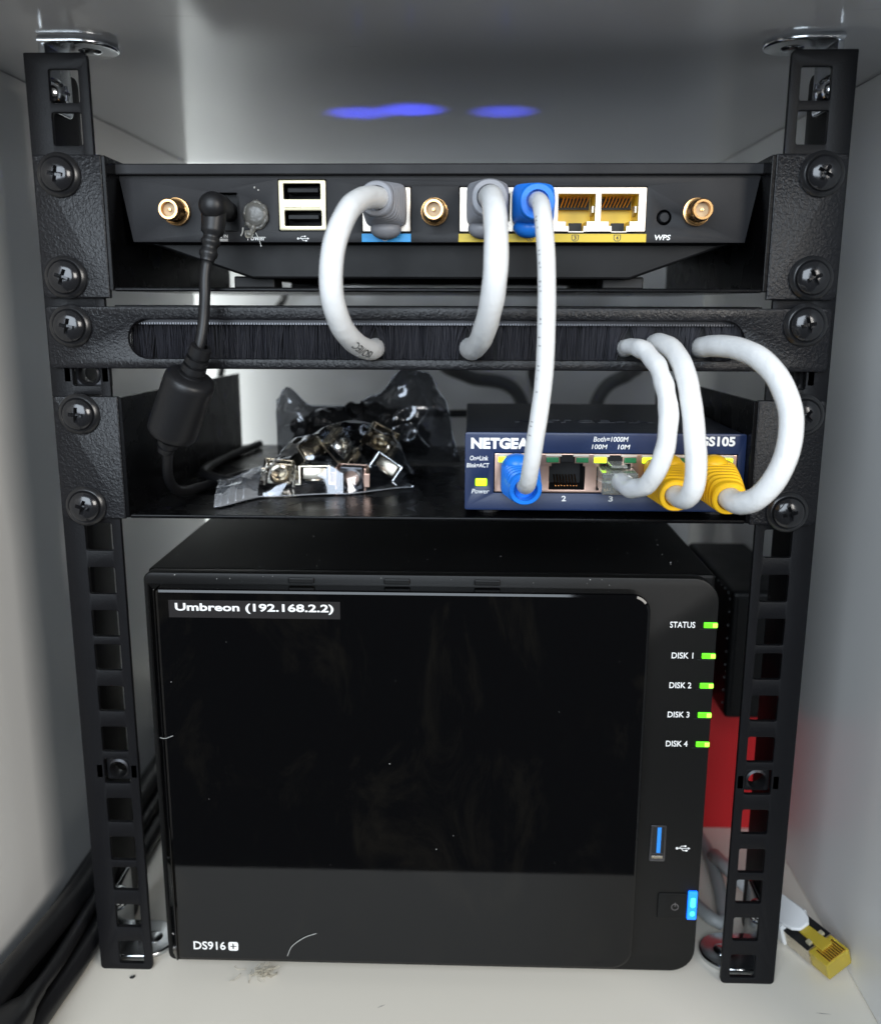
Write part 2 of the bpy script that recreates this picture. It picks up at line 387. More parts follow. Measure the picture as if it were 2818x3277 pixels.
# ------------------------------------------------------------------ shelves
def shelf(name, label, zb, z0, z1, zr, depth, xo=126):
    """sheet steel cantilever tray: two ears, two side walls, a tray"""
    t = thing(name, label, 'rack shelf', (0, 0, zb))
    for sx in (-1, 1):
        x0, x1 = sorted((sx*104.3, sx*xo))
        rr = (2.5, .3, .3, 1.2) if sx < 0 else (.3, 2.5, 1.2, .3)
        build('ear', plate([rrect(x0, x1, z0, z1, rr)], -2.2, -.1, .45), 'hammer_black', t, smooth=40)
        xa, xb = sorted((sx*104.4, sx*103.0))
        build('side_wall', MB().prism([(-2, zb), (depth, zb), (depth, zr), (-2, z1-.2)], xa, xb, 'x'), 'tray_black', t, .3)
    build('tray', MB().box(-103.0, 103.0, -1.9, depth, zb-.2, zb+1.1), 'tray_black', t, .45)
    return t
shelf('router_shelf', 'black steel shelf with textured ears carrying the router', 252.0, 249.6, 293.3, 291, 150)
shelf('switch_shelf', 'black steel shelf with textured ears carrying the blue switch and bags', 177.2, 176.8, 218.0, 214, 160)
TZ = 178.35

# ------------------------------------------------------------------ brush panel
t = thing('brush_panel', 'black cable entry panel with a long brush filled slot', 'brush panel', (0, 0, 227))
slot = rrect(-99.4, 98.4, 230.5, 243.0, 6.2, 8)
build('face_plate', plate([rrect(-125.8, 125.2, 227.2, 247.0, 1.4), slot], -2.3, -.1, .5), 'hammer_black', t, smooth=40)
build('top_flange', MB().box(-104, 104, -.1, 11, 246.2, 247.5), 'tray_black', t, .3)
build('bottom_flange', MB().box(-104, 104, -.1, 11, 227.2, 228.4), 'tray_black', t, .3)
build('brush_holder', MB().box(-101, 101, 1.2, 4.6, 241.3, 244.6), 'nut_dark', t, .3)
mb = MB(); random.seed(4)
for i in range(230): mb.box(-98.5+i*.857, -98.1+i*.857, .95, 1.25, 241.35, 242.0)
o = build('holder_stitching', mb, 'dark_steel', t); 
build('brush_core', MB().box(-101, 101, 6.2, 9.5, 229, 244), 'bristle_core', t)
mb = MB(); random.seed(11)
cl = [random.uniform(-99, 98) for _ in range(70)]
for i in range(3600):
    if random.random() < .5: x = random.uniform(-100, 99.5); ln = random.gauss(0, .5); yo = random.uniform(2.4, 5.8)
    else:
        k = random.randrange(len(cl)); x = cl[k]+random.gauss(0, .8); ln = ((k*37) % 13-6)*.28+random.gauss(0, .3); yo = random.uniform(1.6, 3.4)
    r = random.uniform(.06, .13); y0 = random.uniform(2.0, 5.6); zb = random.uniform(228.6, 230.4); mid = ln*.45
    for cx, cz in ((-20.0, 233.9), (11.0, 234.0), (62.1, 234.1), (71.3, 235.4), (86.6, 234.5)):
        dx = x+ln-cx
        if abs(dx) < 5.5:
            k = math.copysign(5.5-abs(dx), dx)*random.uniform(.55, 1.0); ln += k; mid += k*random.uniform(.45, .8); yo -= random.uniform(0, 1.2)
    vs = []
    for (xx, yy, z, rr) in ((x, y0, 242.5, r), (x+mid, (y0+yo)/2, 236.2, r), (x+ln, yo, zb, r*.6)):
        vs += [(xx-rr, yy, z), (xx+rr*.6, yy-rr, z), (xx+rr*.6, yy+rr, z)]
    mb.add(vs, [(0, 1, 4, 3), (1, 2, 5, 4), (2, 0, 3, 5), (3, 4, 7, 6), (4, 5, 8, 7), (5, 3, 6, 8)])
o = build('bristles', mb, 'bristle', t); o['kind'] = 'stuff'

# ------------------------------------------------------------------ rack screws with cup washers
def make_screw(label):
    t = thing('rack_screw', label, 'screw', (0, 0, 0), 'black rack screws')
    build('cup_washer', MB().lathe([(3.2, 0), (6.3, .05), (6.35, .7), (5.7, 1.5), (5.2, 1.75), (4.5, 1.2), (3.2, .9)], (0, 0, 0), (0, -1, 0), 40), 'washer_black', t, smooth=35)
    head = build('head', MB().lathe([(4.55, .9), (4.75, 1.6), (4.6, 2.3), (3.9, 3.0), (2.9, 3.45), (1.6, 3.7), (0, 3.75)], (0, 0, 0), (0, -1, 0), 40), 'screw_black', t)
    mb = MB()
    for a in (0, 90):
        mb.xf = Matrix.Rotation(math.radians(a), 4, 'Y')
        mb.add([(-2.9, -4.4, -.62), (2.9, -4.4, -.62), (2.9, -4.4, .62), (-2.9, -4.4, .62), (-.9, -1.5, -.35), (.9, -1.5, -.35), (.9, -1.5, .35), (-.9, -1.5, .35)],
               [(0, 1, 2, 3), (7, 6, 5, 4), (0, 4, 5, 1), (1, 5, 6, 2), (2, 6, 7, 3), (3, 7, 4, 0)])
    for i, a in enumerate((0, 90)):
        pass
    cut = []
    for part in (mb.v[:8], mb.v[8:]):
        q = MB(); q.add(part, [(0, 1, 2, 3), (7, 6, 5, 4), (0, 4, 5, 1), (1, 5, 6, 2), (2, 6, 7, 3), (3, 7, 4, 0)])
        c = build('cutter', q, 'screw_black'); cut.append(c)
        md = head.modifiers.new('cut', 'BOOLEAN'); md.operation = 'DIFFERENCE'; md.object = c; md.solver = 'EXACT'
    # close the head's back so the cut has a solid
    bm = bmesh.new(); bm.from_mesh(head.data); ed = [e for e in bm.edges if e.is_boundary]; bmesh.ops.holes_fill(bm, edges=ed)
    bmesh.ops.recalc_face_normals(bm, faces=bm.faces); bm.to_mesh(head.data); bm.free()
    bpy.context.view_layer.update()
    me = bpy.data.meshes.new_from_object(head.evaluated_get(bpy.context.evaluated_depsgraph_get()))
    head.modifiers.clear(); head.data = me
    me.polygons.foreach_set('use_smooth', [True]*len(me.polygons)); me.set_sharp_from_angle(angle=math.radians(32))
    for c in cut: bpy.data.objects.remove(c)
    return t
NL, NR = 'by the power lead', 'by the red box'
scr = [(-117.6, 287.2, 'upper screw in the router shelf ear %s' % NL, 8), (-118.0, 256.1, 'lower screw in the router shelf ear %s' % NL, 20),
       (-117.7, 240.8, 'brush panel screw %s' % NL, 12), (-117.2, 212.3, 'upper screw in the switch shelf ear %s' % NL, 4), (-117.4, 181.3, 'lower screw in the switch shelf ear %s' % NL, 16),
       (118.2, 287.3, 'upper screw in the router shelf ear %s' % NR, 30), (117.6, 256.4, 'lower screw in the router shelf ear %s' % NR, -24),
       (117.0, 242.0, 'brush panel screw %s' % NR, -12), (118.6, 213.4, 'upper screw in the switch shelf ear %s' % NR, 40), (116.3, 181.4, 'lower screw in the switch shelf ear %s' % NR, -14)]
s0 = make_screw('x')
for i, (x, z, lb, a) in enumerate(scr):
    s = s0 if i == 0 else copy_tree(s0)
    s['label'] = 'black cross head ' + lb
    s.location = Vector((x, -2.25 if 'brush' not in lb else -2.35, z))*S; s.rotation_euler = (0, math.radians(a), 0); s.scale = (1.07, 1.05, 1.07)

# ------------------------------------------------------------------ router
RY = 8.0
ro = thing('router', 'black wireless router with gold aerial sockets and a row of network ports', 'router', (0, 80, 253.1))
lanx = [17.6, 31.3, 45.0, 58.7]
cut = [rrect(-51.1, -35.4, 271.1, 287.1, .3, 2), rrect(-24.1, -8.1, 270.7, 284.9, .3, 2), rrect(7.3, 67.3, 270.7, 284.9, .3, 2),
       rrect(-72.6, -64.2, 271.0, 283.0, .5, 2), circ(73.0, 275.4, 2.35, 24), circ(-58.5, 276.1, 4.2, 28)]
build('port_panel', plate([[(-99.2, 267.6), (99.2, 267.6), (102.8, 287.7), (-102.6, 287.7)]] + cut, RY, RY+1.6, .25), 'router_plastic', ro, smooth=40)
build('lid', MB().prism([(-104, 288.4), (104, 288.4), (104.3, 291.3), (103.6, 291.8), (-103.6, 291.8), (-104.3, 291.3)], RY-1.6, 150), 'router_plastic', ro, .4)
build('rim', MB().box(-102.9, 103, RY+1.2, 149, 287.2, 288.6), 'void_black', ro)
mb = MB(); mb.prism([(-102.4, 287.4), (102.6, 287.4), (99, 267.7), (-99, 267.7)], 28, 149)
build('body', mb, 'black_plastic', ro, .8)
mb = MB(); mb.prism([(-99.0, 267.8), (-100.6, 277), (-102.3, 287.3), (-100.5, 287.3), (-97.6, 267.8)], RY+1.5, 30); mb.prism([(99.0, 267.8), (100.8, 277), (102.5, 287.3), (100.7, 287.3), (97.6, 267.8)], RY+1.5, 30)
mb.box(-98.8, 98.8, RY+1.5, 30, 267.7, 268.6)
build('body_edges', mb, 'router_plastic', ro)
build('underside', MB().prism([(-97, 267.8), (97, 267.8), (64, 256.2), (-62, 256.2)], RY+7, 145), 'black_plastic', ro, .8)
for sx, y in ((-1, 22), (1, 22), (-1, 128), (1, 128)):
    build('foot', MB().box(*sorted((sx*56, sx*70)), y, y+14, 253.15, 257.2), 'void_black', ro, .6)
# aerial sockets
def sma(x, z, rot):
    X = at((x, RY, z), (0, 0, rot)); mb = MB(X)
    prof = [(0, -.5), (4.3, -.2), (4.3, 2.2), (3.4, 2.4)]
    for i in range(8): prof += [(3.1, 2.7+i*.72), (3.4, 3.0+i*.72)]
    prof += [(3.4, 9.6), (3.0, 10.4), (2.35, 10.4), (2.3, 7.2), (0, 7.2)]
    mb.lathe(prof, (0, 0, 0), (0, -1, 0), 6 if False else 30)
    a = build('aerial_socket', mb, 'gold', ro, smooth=40)
    build('insulator', MB(X).lathe([(0, 8.0), (2.25, 7.95), (2.25, 7.1)], (0, 0, 0), (0, -1, 0), 24), 'dielectric', a, smooth=40)
    build('pin', MB(X).lathe([(.55, 7.8), (.5, 8.9), (0, 9.0)], (0, 0, 0), (0, -1, 0), 12), 'gold', a, smooth=40)
    build('hex_nut', MB(X).lathe([(4.5, -.2), (4.5, 1.5), (3.4, 1.7)], (0, 0, 0), (0, -1, 0), 6), 'gold', a, .2)
sma(-84.0, 277.0, 0); sma(-.5, 277.0, 0); sma(82.9, 277.0, 0)
# USB stack
x0, x1 = -50.9, -35.6
u = build('usb_stack', plate([rrect(x0, x1, 271.3, 286.9, .5, 2), rrect(x0+1.6, x1-1.7, 281.0, 285.8, .3, 2), rrect(x0+1.8, x1-1.5, 272.7, 277.5, .3, 2)], RY-.4, RY+1.0, .2), 'cream_metal', ro, smooth=40)
build('socket_interior', MB().box(x0+.6, x1-.6, RY+13, RY+14, 271.8, 286.4).box(x0+.5, x0+.9, RY+1, RY+13, 271.8, 286.4).box(x1-.9, x1-.5, RY+1, RY+13, 271.8, 286.4).box(x0+.9, x1-.9, RY+1, RY+13, 278.0, 280.4), 'void_black', u)
for zt in (283.2, 274.9):
    build('tongue', MB().box(x0+2.6, x1-2.6, RY+1.6, RY+12, zt, zt+1.5), 'black_plastic', u, .2)
build('spacer_tab', MB().box(x0+1.5, x0+7.2, RY-.65, RY-.35, 278.4, 279.9), 'cream_metal', u, .15)
build('spacer_tab', MB().box(x0+8.0, x1-1.8, RY-.65, RY-.35, 278.5, 280.0), 'cream_metal', u, .15)
# network jacks of the router
def jack_outline(x, zb=274.2, zt=282.6):
    return [(x-5.9, zb), (x-3.3, zb), (x-3.3, zb-1.4), (x-2.3, zb-1.4), (x-2.3, zb-3.2), (x+2.3, zb-3.2), (x+2.3, zb-1.4), (x+3.3, zb-1.4), (x+3.3, zb), (x+5.9, zb), (x+5.9, zt), (x-5.9, zt)]
def inset(L, x, zc, k): return [(x+(a-x)*k, zc+(b-zc)*k) for a, b in L]
def jack_inside(x, p, liner):
    L = jack_outline(x); mb = MB(); n = len(L)
    vs = [(a, RY+.3, b) for a, b in L]+[(a, RY+12, b) for a, b in inset(L, x, 278, .97)]
    mb.add(vs, [(i, (i+1) % n, n+(i+1) % n, n+i) for i in range(n)]+[tuple(range(n, 2*n))])
    j = build('jack_liner', mb, liner, p)
    mb = MB()
    for i in range(8):
        xx = x-3.9+i*1.12
        mb.tube([(xx, RY+2.0, 282.0), (xx-.1, RY+4.5, 280.9), (xx-.4, RY+8.5, 279.4)], .24, 6)
    build('contact_pins', mb, 'copper_pin', j)
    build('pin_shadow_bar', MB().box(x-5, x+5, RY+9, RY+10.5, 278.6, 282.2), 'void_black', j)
    build('latch_slot', MB().box(x-2.1, x+2.1, RY+3, RY+4, 271.4, 273.9), 'void_black', j)
    build('shield_spring', MB().prism([(RY+1, 277.0), (RY+6, 276.0), (RY+6, 279.2), (RY+1, 279.0)], x+5.0, x+5.6, 'x'), 'shield_metal', j)
lan = build('network_port_block', plate([rrect(7.5, 67.1, 270.9, 284.7, .4, 2)]+[jack_outline(x) for x in lanx], RY-.5, RY+.6, .2), 'shield_metal', ro, smooth=40)
for x in lanx: jack_inside(x, lan, 'yellow_plastic')
wan = build('network_port', plate([rrect(-23.9, -8.3, 270.9, 284.7, .4, 2), jack_outline(-16.1)], RY-.5, RY+.6, .2), 'shield_metal', ro, smooth=40)
jack_inside(-16.1, wan, 'black_plastic')
yl = build('port_label', MB().box(7.2, 67.6, RY-.15, RY+.4, 267.75, 270.35), 'yellow_label', ro, .1)
bl = build('port_label', MB().box(-24.2, -8.2, RY-.15, RY+.4, 267.75, 270.35), 'blue_label', ro, .1)
for x, n in ((30.3, '2'), (44.8, '3'), (58.3, '4')):
    o = [(x-1.15, 270.1), (x+1.15, 270.1), (x+1.15, 268.7), (x+.6, 268.0), (x-.6, 268.0), (x-1.15, 268.7)]
    build('number_shield', plate([o, [(x+(a-x)*.8, 269.1+(b-269.1)*.8) for a, b in o]], RY-.21, RY-.16), 'print_dark', yl)
    text('lettering', n, (x-.42, x+.42, 268.45, 269.75), RY-.19, 'print_dark', yl, .15)
mb = plate([circ(-16.6, 269.0, 1.05, 20), circ(-16.6, 269.0, .8, 20)], RY-.21, RY-.16); mb.box(-17.6, -15.4, RY-.21, RY-.16, 268.9, 269.1); mb.box(-15.6, -14.6, RY-.22, RY-.17, 269.4, 269.6)
build('globe_mark', mb, 'print_white', bl)
# power inlet, button, lettering
ji = build('power_inlet', MB().box(-72.5, -64.3, RY+5, RY+6, 271.1, 282.9).box(-72.6, -72.2, RY+.6, RY+5, 271.1, 282.9).box(-64.6, -64.2, RY+.6, RY+5, 271.1, 282.9).box(-72.2, -64.6, RY+.6, RY+5, 271.1, 271.5), 'black_plastic', ro)
build('power_button', MB().lathe([(3.7, -2), (3.7, .6), (3.2, 1.1), (0, 1.2)], (-58.5, RY, 276.1), (0, -1, 0), 26), 'router_plastic', ro, smooth=40)
build('pairing_button', MB().lathe([(1.75, -2.5), (1.75, .2), (1.4, .7), (0, .75)], (73.0, RY, 275.4), (0, -1, 0), 22), 'router_plastic', ro, smooth=40)
text('lettering', 'WPS', (70.3, 75.4, 268.4, 270.1), RY-.03, 'print_white', ro, .25, .15)
text('lettering', 'DC IN', (-71.7, -68.0, 269.0, 270.0), RY-.03, 'print_white', ro, .1)
build('power_symbol', MB().box(-70.9, -68.0, RY-.06, RY-.01, 268.45, 268.65).box(-70.9, -68.0, RY-.06, RY-.01, 267.95, 268.15), 'print_white', ro)
text('lettering', 'Power', (-61.6, -55.6, 268.2, 269.8), RY-.03, 'print_white', ro, .1, .1)
def usb_mark(cx, cz, w, y, p):
    k = w/10; mb = plate([circ(cx-4.2*k, cz, .9*k, 16)], y-.05, y); mb.box(cx-4*k, cx+3.6*k, y-.05, y, cz-.22*k, cz+.22*k)
    mb.prism([(cx+3.4*k, cz-.9*k), (cx+5*k, cz), (cx+3.4*k, cz+.9*k)], y-.05, y)
    for pts in (((-2.6, 0), (-1.2, 1.7), (1.0, 1.7)), ((-1.4, 0), (0, -1.7), (2.0, -1.7))):
        for (a, b), (c, d) in zip(pts, pts[1:]):
            q = Vector((c-a, d-b)).normalized(); n = Vector((-q.y, q.x))*.2
            mb.prism([(cx+(a+n.x)*k, cz+(b+n.y)*k), (cx+(c+n.x)*k, cz+(d+n.y)*k), (cx+(c-n.x)*k, cz+(d-n.y)*k), (cx+(a-n.x)*k, cz+(b-n.y)*k)], y-.055, y-.005)
    m2 = plate([circ(cx+1.5*k, cz+1.7*k, .7*k, 14)], y-.06, y-.01); mb.v += m2.v; mb.f += [tuple(i+len(mb.v)-len(m2.v) for i in f) for f in m2.f]
    mb.box(cx+1.8*k, cx+3.1*k, y-.06, y-.01, cz-2.3*k, cz-1.1*k)
    return build('usb_symbol', mb, 'print_white', p)
usb_mark(-43.3, 268.8, 4.0, RY-.02, ro)
# blue status lamps set in the lid, shining up at the panel above
for x, y, p in ((-38, 131, .10), (-15, 124, .13), (25, 129, .075)):
    build('status_lamp', MB().lathe([(1.3, 0), (1.2, .25), (0, .35)], (x, y, 291.78), (0, 0, 1), 14), 'led_blue', ro, smooth=60)
    l = bpy.data.lights.new('status_lamp_light', 'SPOT'); l.energy = p; l.color = (.05, .07, 1.0); l.spot_size = math.radians(52); l.spot_blend = 1.0; l.shadow_soft_size = .0012
    o = bpy.data.objects.new('status_lamp_light', l); COL.objects.link(o); o.location = Vector((x, y, 292.6))*S; o.rotation_euler = (PI, 0, 0)
# blob of hot glue over the power button
g = thing('glue_blob', 'dried clear glue smeared over the router power button', 'glue', (-58.5, RY, 276))
mb = MB(); random.seed(3); pts = []
for i in range(41):
    a = 2*PI*i/40; r = 3.6+.5*noise.noise(Vector((math.cos(a)*1.7, math.sin(a)*1.7, 3))); pts.append((-58.5+r*math.cos(a), RY-.5-.3*noise.noise(Vector((math.cos(a)*2, math.sin(a)*2, 9))), 276.1+r*1.05*math.sin(a)))
mb.lathe([(0, .9), (2.2, .8), (3.4, .5), (3.8, .1)], (-58.5, RY-.9, 276.1), (0, -1, 0), 24)
mb.tube(pts, [.75+.5*noise.noise(Vector((p[0], p[2], 5))*.9) for p in pts], 10, wob=.5)
mb.tube(spline([(-58.8, RY-1, 273.0), (-60.0, RY-1.1, 271.0), (-61.8, RY-.8, 269.2)], .5), [.6, .9, 1.2, 1.0, .8, 1.1, 1.4, 1.2, .9, .6][:len(spline([(-58.8, RY-1, 273.0), (-60.0, RY-1.1, 271.0), (-61.8, RY-.8, 269.2)], .5))] or 1, 9, wob=.6)
build('ring', mb, 'glue', g, smooth=180)
mb = MB(); mb.tube(spline([(-58.6, RY-1, 270.6), (-57.6, RY-1.2, 268.6), (-57.0, RY-1.0, 266.6)], .4), .14, 6); mb.ball((-57.0, RY-1, 266.4), .32, 10, 6); mb.ball((-57.4, RY-.3, 283.8), .3, 8, 5); mb.ball((-58.6, RY-.3, 284.6), .35, 8, 5)
mb.tube(spline([(-62.8, RY-.5, 272.2), (-63.0, RY-.6, 270.6), (-63.6, RY-.5, 269.6)], .4), .28, 7); mb.box(-59.0, -55.9, RY-.3, RY-.1, 268.9, 269.3)
build('strand', mb, 'fleck', g, smooth=60)
# ------------------------------------------------------------------ network switch
SY = 2.6
sw = thing('network_switch', 'small navy blue metal network switch with five ports and green lamps', 'network switch', (56.5, 50, TZ))
SX0, SX1, SZ0, SZ1 = 9.9, 103.0, 180.0, 206.5
px = [28.1, 44.1, 60.0, 75.9, 91.8]
pb = rrect(19.7, 100.4, 186.0, 199.6, .3, 2)
build('front_plate', plate([rrect(SX0, SX1, SZ0, SZ1, .8, 3), pb, rrect(13.4, 17.5, 188.2, 190.9, .5, 3)], SY, SY+1.4, .35), 'switch_navy', sw, smooth=40)
build('case', MB().box(SX0+.3, SX1-.3, SY+16, SY+98, SZ0+.2, SZ1-.5), 'switch_top', sw, .6)
build('case_roof', MB().box(SX0+.3, SX1-.3, SY+1.3, SY+16, SZ1-1.6, SZ1-.45), 'switch_top', sw, .2)
build('case_floor', MB().box(SX0+.3, SX1-.3, SY+1.3, SY+16, SZ0+.2, SZ0+1.3), 'switch_navy', sw, .2)
build('case_side', MB().box(SX0+.3, SX0+1.4, SY+1.3, SY+16, SZ0+1.3, SZ1-1.6), 'switch_navy', sw)
build('case_side', MB().box(SX1-1.4, SX1-.3, SY+1.3, SY+16, SZ0+1.3, SZ1-1.6), 'switch_navy', sw)
for x, y in ((18, 10), (95, 10), (18, 92), (95, 92)):
    build('foot', MB().lathe([(4, 0), (4, 1.6), (3.6, 1.9)], (x, y, TZ+.05), (0, 0, 1), 16), 'void_black', sw)
# embossed name on the roof
me = text_mesh('NETGEAR', .2, 0, .2); xs = [v.co.x for v in me.vertices]; ys = [v.co.y for v in me.vertices]
mb = MB(); mb.add([(28+(v.co.x-min(xs))/(max(xs)-min(xs))*50, 34+(v.co.y-min(ys))*1.0, SZ1-.45+v.co.z) for v in me.vertices], [tuple(p.vertices) for p in me.polygons])
build('embossed_name', mb, 'switch_top', sw)
def sw_outline(x):
    return [(x-6.0, 187.2), (x+6.0, 187.2), (x+6.0, 195.2), (x+5.2, 195.2), (x+5.2, 196.2), (x+2.4, 196.2), (x+2.4, 199.0), (x-2.4, 199.0), (x-2.4, 196.2), (x-5.2, 196.2), (x-5.2, 195.2), (x-6.0, 195.2)]
blk = build('port_block', plate([rrect(19.9, 100.2, 186.2, 199.4, .3, 2)]+[sw_outline(x) for x in px], SY+.15, SY+1.0, .15), 'copper_nickel', sw, smooth=40)
for i, x in enumerate(px):
    L = sw_outline(x); n = len(L); mb = MB()
    mb.add([(a, SY+.9, b) for a, b in L]+[(x+(a-x)*.97, SY+13, 192+(b-192)*.97) for a, b in L], [(k, (k+1) % n, n+(k+1) % n, n+k) for k in range(n)]+[tuple(range(n, 2*n))])
    j = build('jack_liner', mb, 'void_black', blk)
    mb = MB()
    for k in range(8): mb.tube([(x-3.6+k*1.02, SY+1.8, 188.3), (x-3.6+k*1.02, SY+4.5, 189.0), (x-3.6+k*1.02, SY+9, 190.8)], .26, 6)
    build('contact_pins', mb, 'gold', j)
    build('latch_bar', MB().box(x-2.2, x+2.2, SY+.4, SY+1.4, 196.6, 199.3), 'black_plastic', j, .1)
    for s in (-1, 1):
        lit = (i in (0, 2, 3, 4) and s < 0) or (i == 4 and s > 0)
        build('link_lamp', MB().box(*sorted((x+s*2.9, x+s*7.0)), SY-.35, SY+.6, 196.5, 198.3), 'led_lime' if lit else 'led_dark_green', j, .25)
    for s in (-1, 1): build('shield_lip', MB().box(*sorted((x+s*1.9, x+s*7.2)), SY-.1, SY+.5, 198.5, 199.3), 'shield_metal', j, .1)
build('power_lamp', MB().box(13.55, 17.35, SY-.25, SY+1.0, 188.35, 190.75), 'led_lime', sw, .3)
yt = SY-.03
text('lettering', 'NETGEAR', (11.9, 34.6, 200.9, 204.7), yt, 'print_white', sw, .55)
text('lettering', 'On=Link', (11.6, 17.7, 197.0, 198.6), yt, 'print_white', sw, .12, .15)
text('lettering', 'Blink=ACT', (10.5, 18.1, 194.6, 196.1), yt, 'print_white', sw, .12, .15)
text('lettering', 'Power', (12.2, 18.2, 185.7, 187.3), yt, 'print_white', sw, .12, .2)
text('lettering', 'Both=1000M', (52.5, 64.0, 203.6, 205.3), yt, 'print_white', sw, .12, .15)
text('lettering', '100M', (52.0, 57.2, 201.1, 202.7), yt, 'print_white', sw, .12, .15)
text('lettering', '10M', (60.6, 64.7, 201.1, 202.7), yt, 'print_white', sw, .12, .15)
text('lettering', 'GS105', (87.2, 99.2, 202.3, 205.6), yt, 'print_white', sw, .4)
for x, n in zip((28.4, 43.3, 59.0, 75.6, 91.6), '12345'):
    text('lettering', n, (x-(.4 if n == '1' else .75), x+(.4 if n == '1' else .75), 183.3, 185.2), yt, 'print_white', sw, .3)

# ------------------------------------------------------------------ storage box (four bay)
NX0, NX1, NZ0, NZ1, NY = -101.4, 97.2, 3.8, 157.2, 1.0
na = thing('storage_box', 'glossy black network storage box with green disk lamps and a name label', 'storage box', (-2, 110, 0))
build('chassis', MB().box(NX0+.2, NX1-.3, NY+5.4, 222, NZ0+.3, NZ1-.2), 'chassis_black', na, 1.2)
build('bezel', plate([rrect(NX0+.3, NX1, NZ0, NZ1, (3, 9, 9, 3), 8)], NY, NY+5.5, .7), 'bezel_black', na, smooth=40)
door = build('front_door', plate([rrect(-95.0, 72.8, 9.6, 153.4, (1.5, 8, 6.5, 1.5), 10)], -6.2, NY+.1, 1.1), 'gloss_black', na, smooth=14)
build('door_cheek', MB().prism([(-101.2, 3.2), (-95.6, -5.6), (-95.1, -5.4), (-95.1, NY+.6), (-99.0, 3.6)], 8.6, 153.2, 'z'), 'gloss_black', na, .6, seg=3)
for x in (-46, -13, 18): build('latch_tab', MB().box(x-4.5, x+4.5, NY-.9, NY+.05, 154.0, 156.0), 'bezel_black', na, .4)
for x, y in ((-90, 16), (86, 16), (-90, 205), (86, 205)):
    build('foot', MB().lathe([(8, 0), (8, 4.0), (7, 4.2)], (x, y, .05), (0, 0, 1), 20), 'void_black', na)
tp = build('label_tape', MB().box(-90.3, -31.8, -6.32, -6.22, 143.5, 149.6), 'tape_black', door)
text('lettering', 'Umbreon (192.168.2.2)', (-88.1, -34.0, 145.1, 148.7), -6.34, 'print_white', tp, .26)
text('lettering', 'DS916', (-88.8, -76.9, 14.2, 17.6), -6.24, 'print_white', door, .12)
mb = plate([rrect(-75.8, -72.2, 14.0, 17.6, .7, 3), [(-74.3, 15.6), (-75.3, 15.6), (-75.3, 16.0), (-74.3, 16.0), (-74.3, 17.0), (-73.8, 17.0), (-73.8, 16.0), (-72.8, 16.0), (-72.8, 15.6), (-73.8, 15.6), (-73.8, 14.6), (-74.3, 14.6)]], -6.27, -6.23)
build('plus_badge', mb, 'print_white', door)
for s, z, w in (('STATUS', 140.6, 8.6), ('DISK 1', 129.4, 7.4), ('DISK 2', 118.4, 7.6), ('DISK 3', 107.4, 7.6), ('DISK 4', 96.3, 7.6)):
    text('lettering', s, (89.5-w, 89.5, z-1.1, z+1.1), NY-.03, 'print_white', na, .1)
    l = build('status_lamp', MB().box(92.4, 97.0, NY-.5, NY+2.0, z-1.0, z+1.0), 'led_green', na, .25)
    build('lamp_tip', MB().box(95.3, 97.1, NY-.62, NY+1.9, z-.85, z+.85), 'led_tip', l, .3)
    build('lamp_channel', MB().box(91.0, 96.6, NY-.12, NY+.1, z-1.6, z-1.35), 'dark_steel', l)
us = build('usb_port', plate([rrect(78.2, 83.9, 49.9, 64.3, .5, 2), rrect(79.0, 83.1, 53.2, 63.6, .2, 2)], NY-.35, NY+.2, .15), 'dark_steel', na, smooth=40)
build('tongue', MB().box(80.7, 82.1, NY-.3, NY+.05, 53.3, 63.5), 'usb_blue', us)
build('bottom_lip', MB().box(79.0, 83.0, NY-.6, NY-.2, 51.2, 52.2), 'nickel', us, .1)
build('socket_gap', MB().box(79.05, 83.05, NY-.15, NY-.05, 53.25, 63.55), 'void_black', us)
usb_mark(90.3, 55.2, 5.2, NY-.02, na)
pw = build('power_button', plate([rrect(82.3, 93.0, 26.7, 37.0, .8, 3)], NY-.5, NY+.5, .3), 'bezel_black', na, smooth=40)
mb = plate([circ(88.6, 31.4, 1.35, 24), circ(88.6, 31.4, 1.12, 24)], NY-.56, NY-.51); mb.box(88.5, 88.75, NY-.57, NY-.52, 31.6, 33.2)
build('power_symbol', mb, 'print_dim', pw)
pn = build('power_lamp', MB().box(93.2, 96.6, NY-.9, NY+3.0, 26.4, 38.0), 'led_blue', na, .4)
for a, b in ((28.0, 30.0), (31.5, 35.6)): build('lamp_core', plate([rrect(94.1, 95.9, a, b, .8, 4)], NY-.98, NY-.8, .08), 'led_core', pn)

# ------------------------------------------------------------------ boxes behind the rail
rb = thing('red_box', 'plain red cardboard box standing on the shelf floor behind the rail', 'box', (132, 160, 0))
build('carton', MB().box(106, 152, 108, 215, .05, 66.5), 'red_card', rb, .6)
build('lid_flap', MB().box(105.6, 152.4, 107.6, 215.4, 66.5, 69.8), 'red_card', rb, .6)
bb = thing('black_box', 'black box with dotted side lying on the red box', 'box', (138, 122, 70))
build('case', MB().box(124.5, 154, 80, 166, 69.95, 128.4), 'black_plastic', bb, 2.2, seg=3)
mb = MB()
for i in range(9): mb.ball((124.4, 83.5, 76+i*6), (.35, .6, .6), 8, 5)
for i in range(14): mb.ball((124.4, 86+i*6, 126.2), (.35, .6, .6), 8, 5)
build('side_dots', mb, 'cable_grey', bb, smooth=180)
build('face_panel', MB().box(127, 151.5, 79.6, 80.1, 73, 125.5), 'bezel_black', bb, .2)

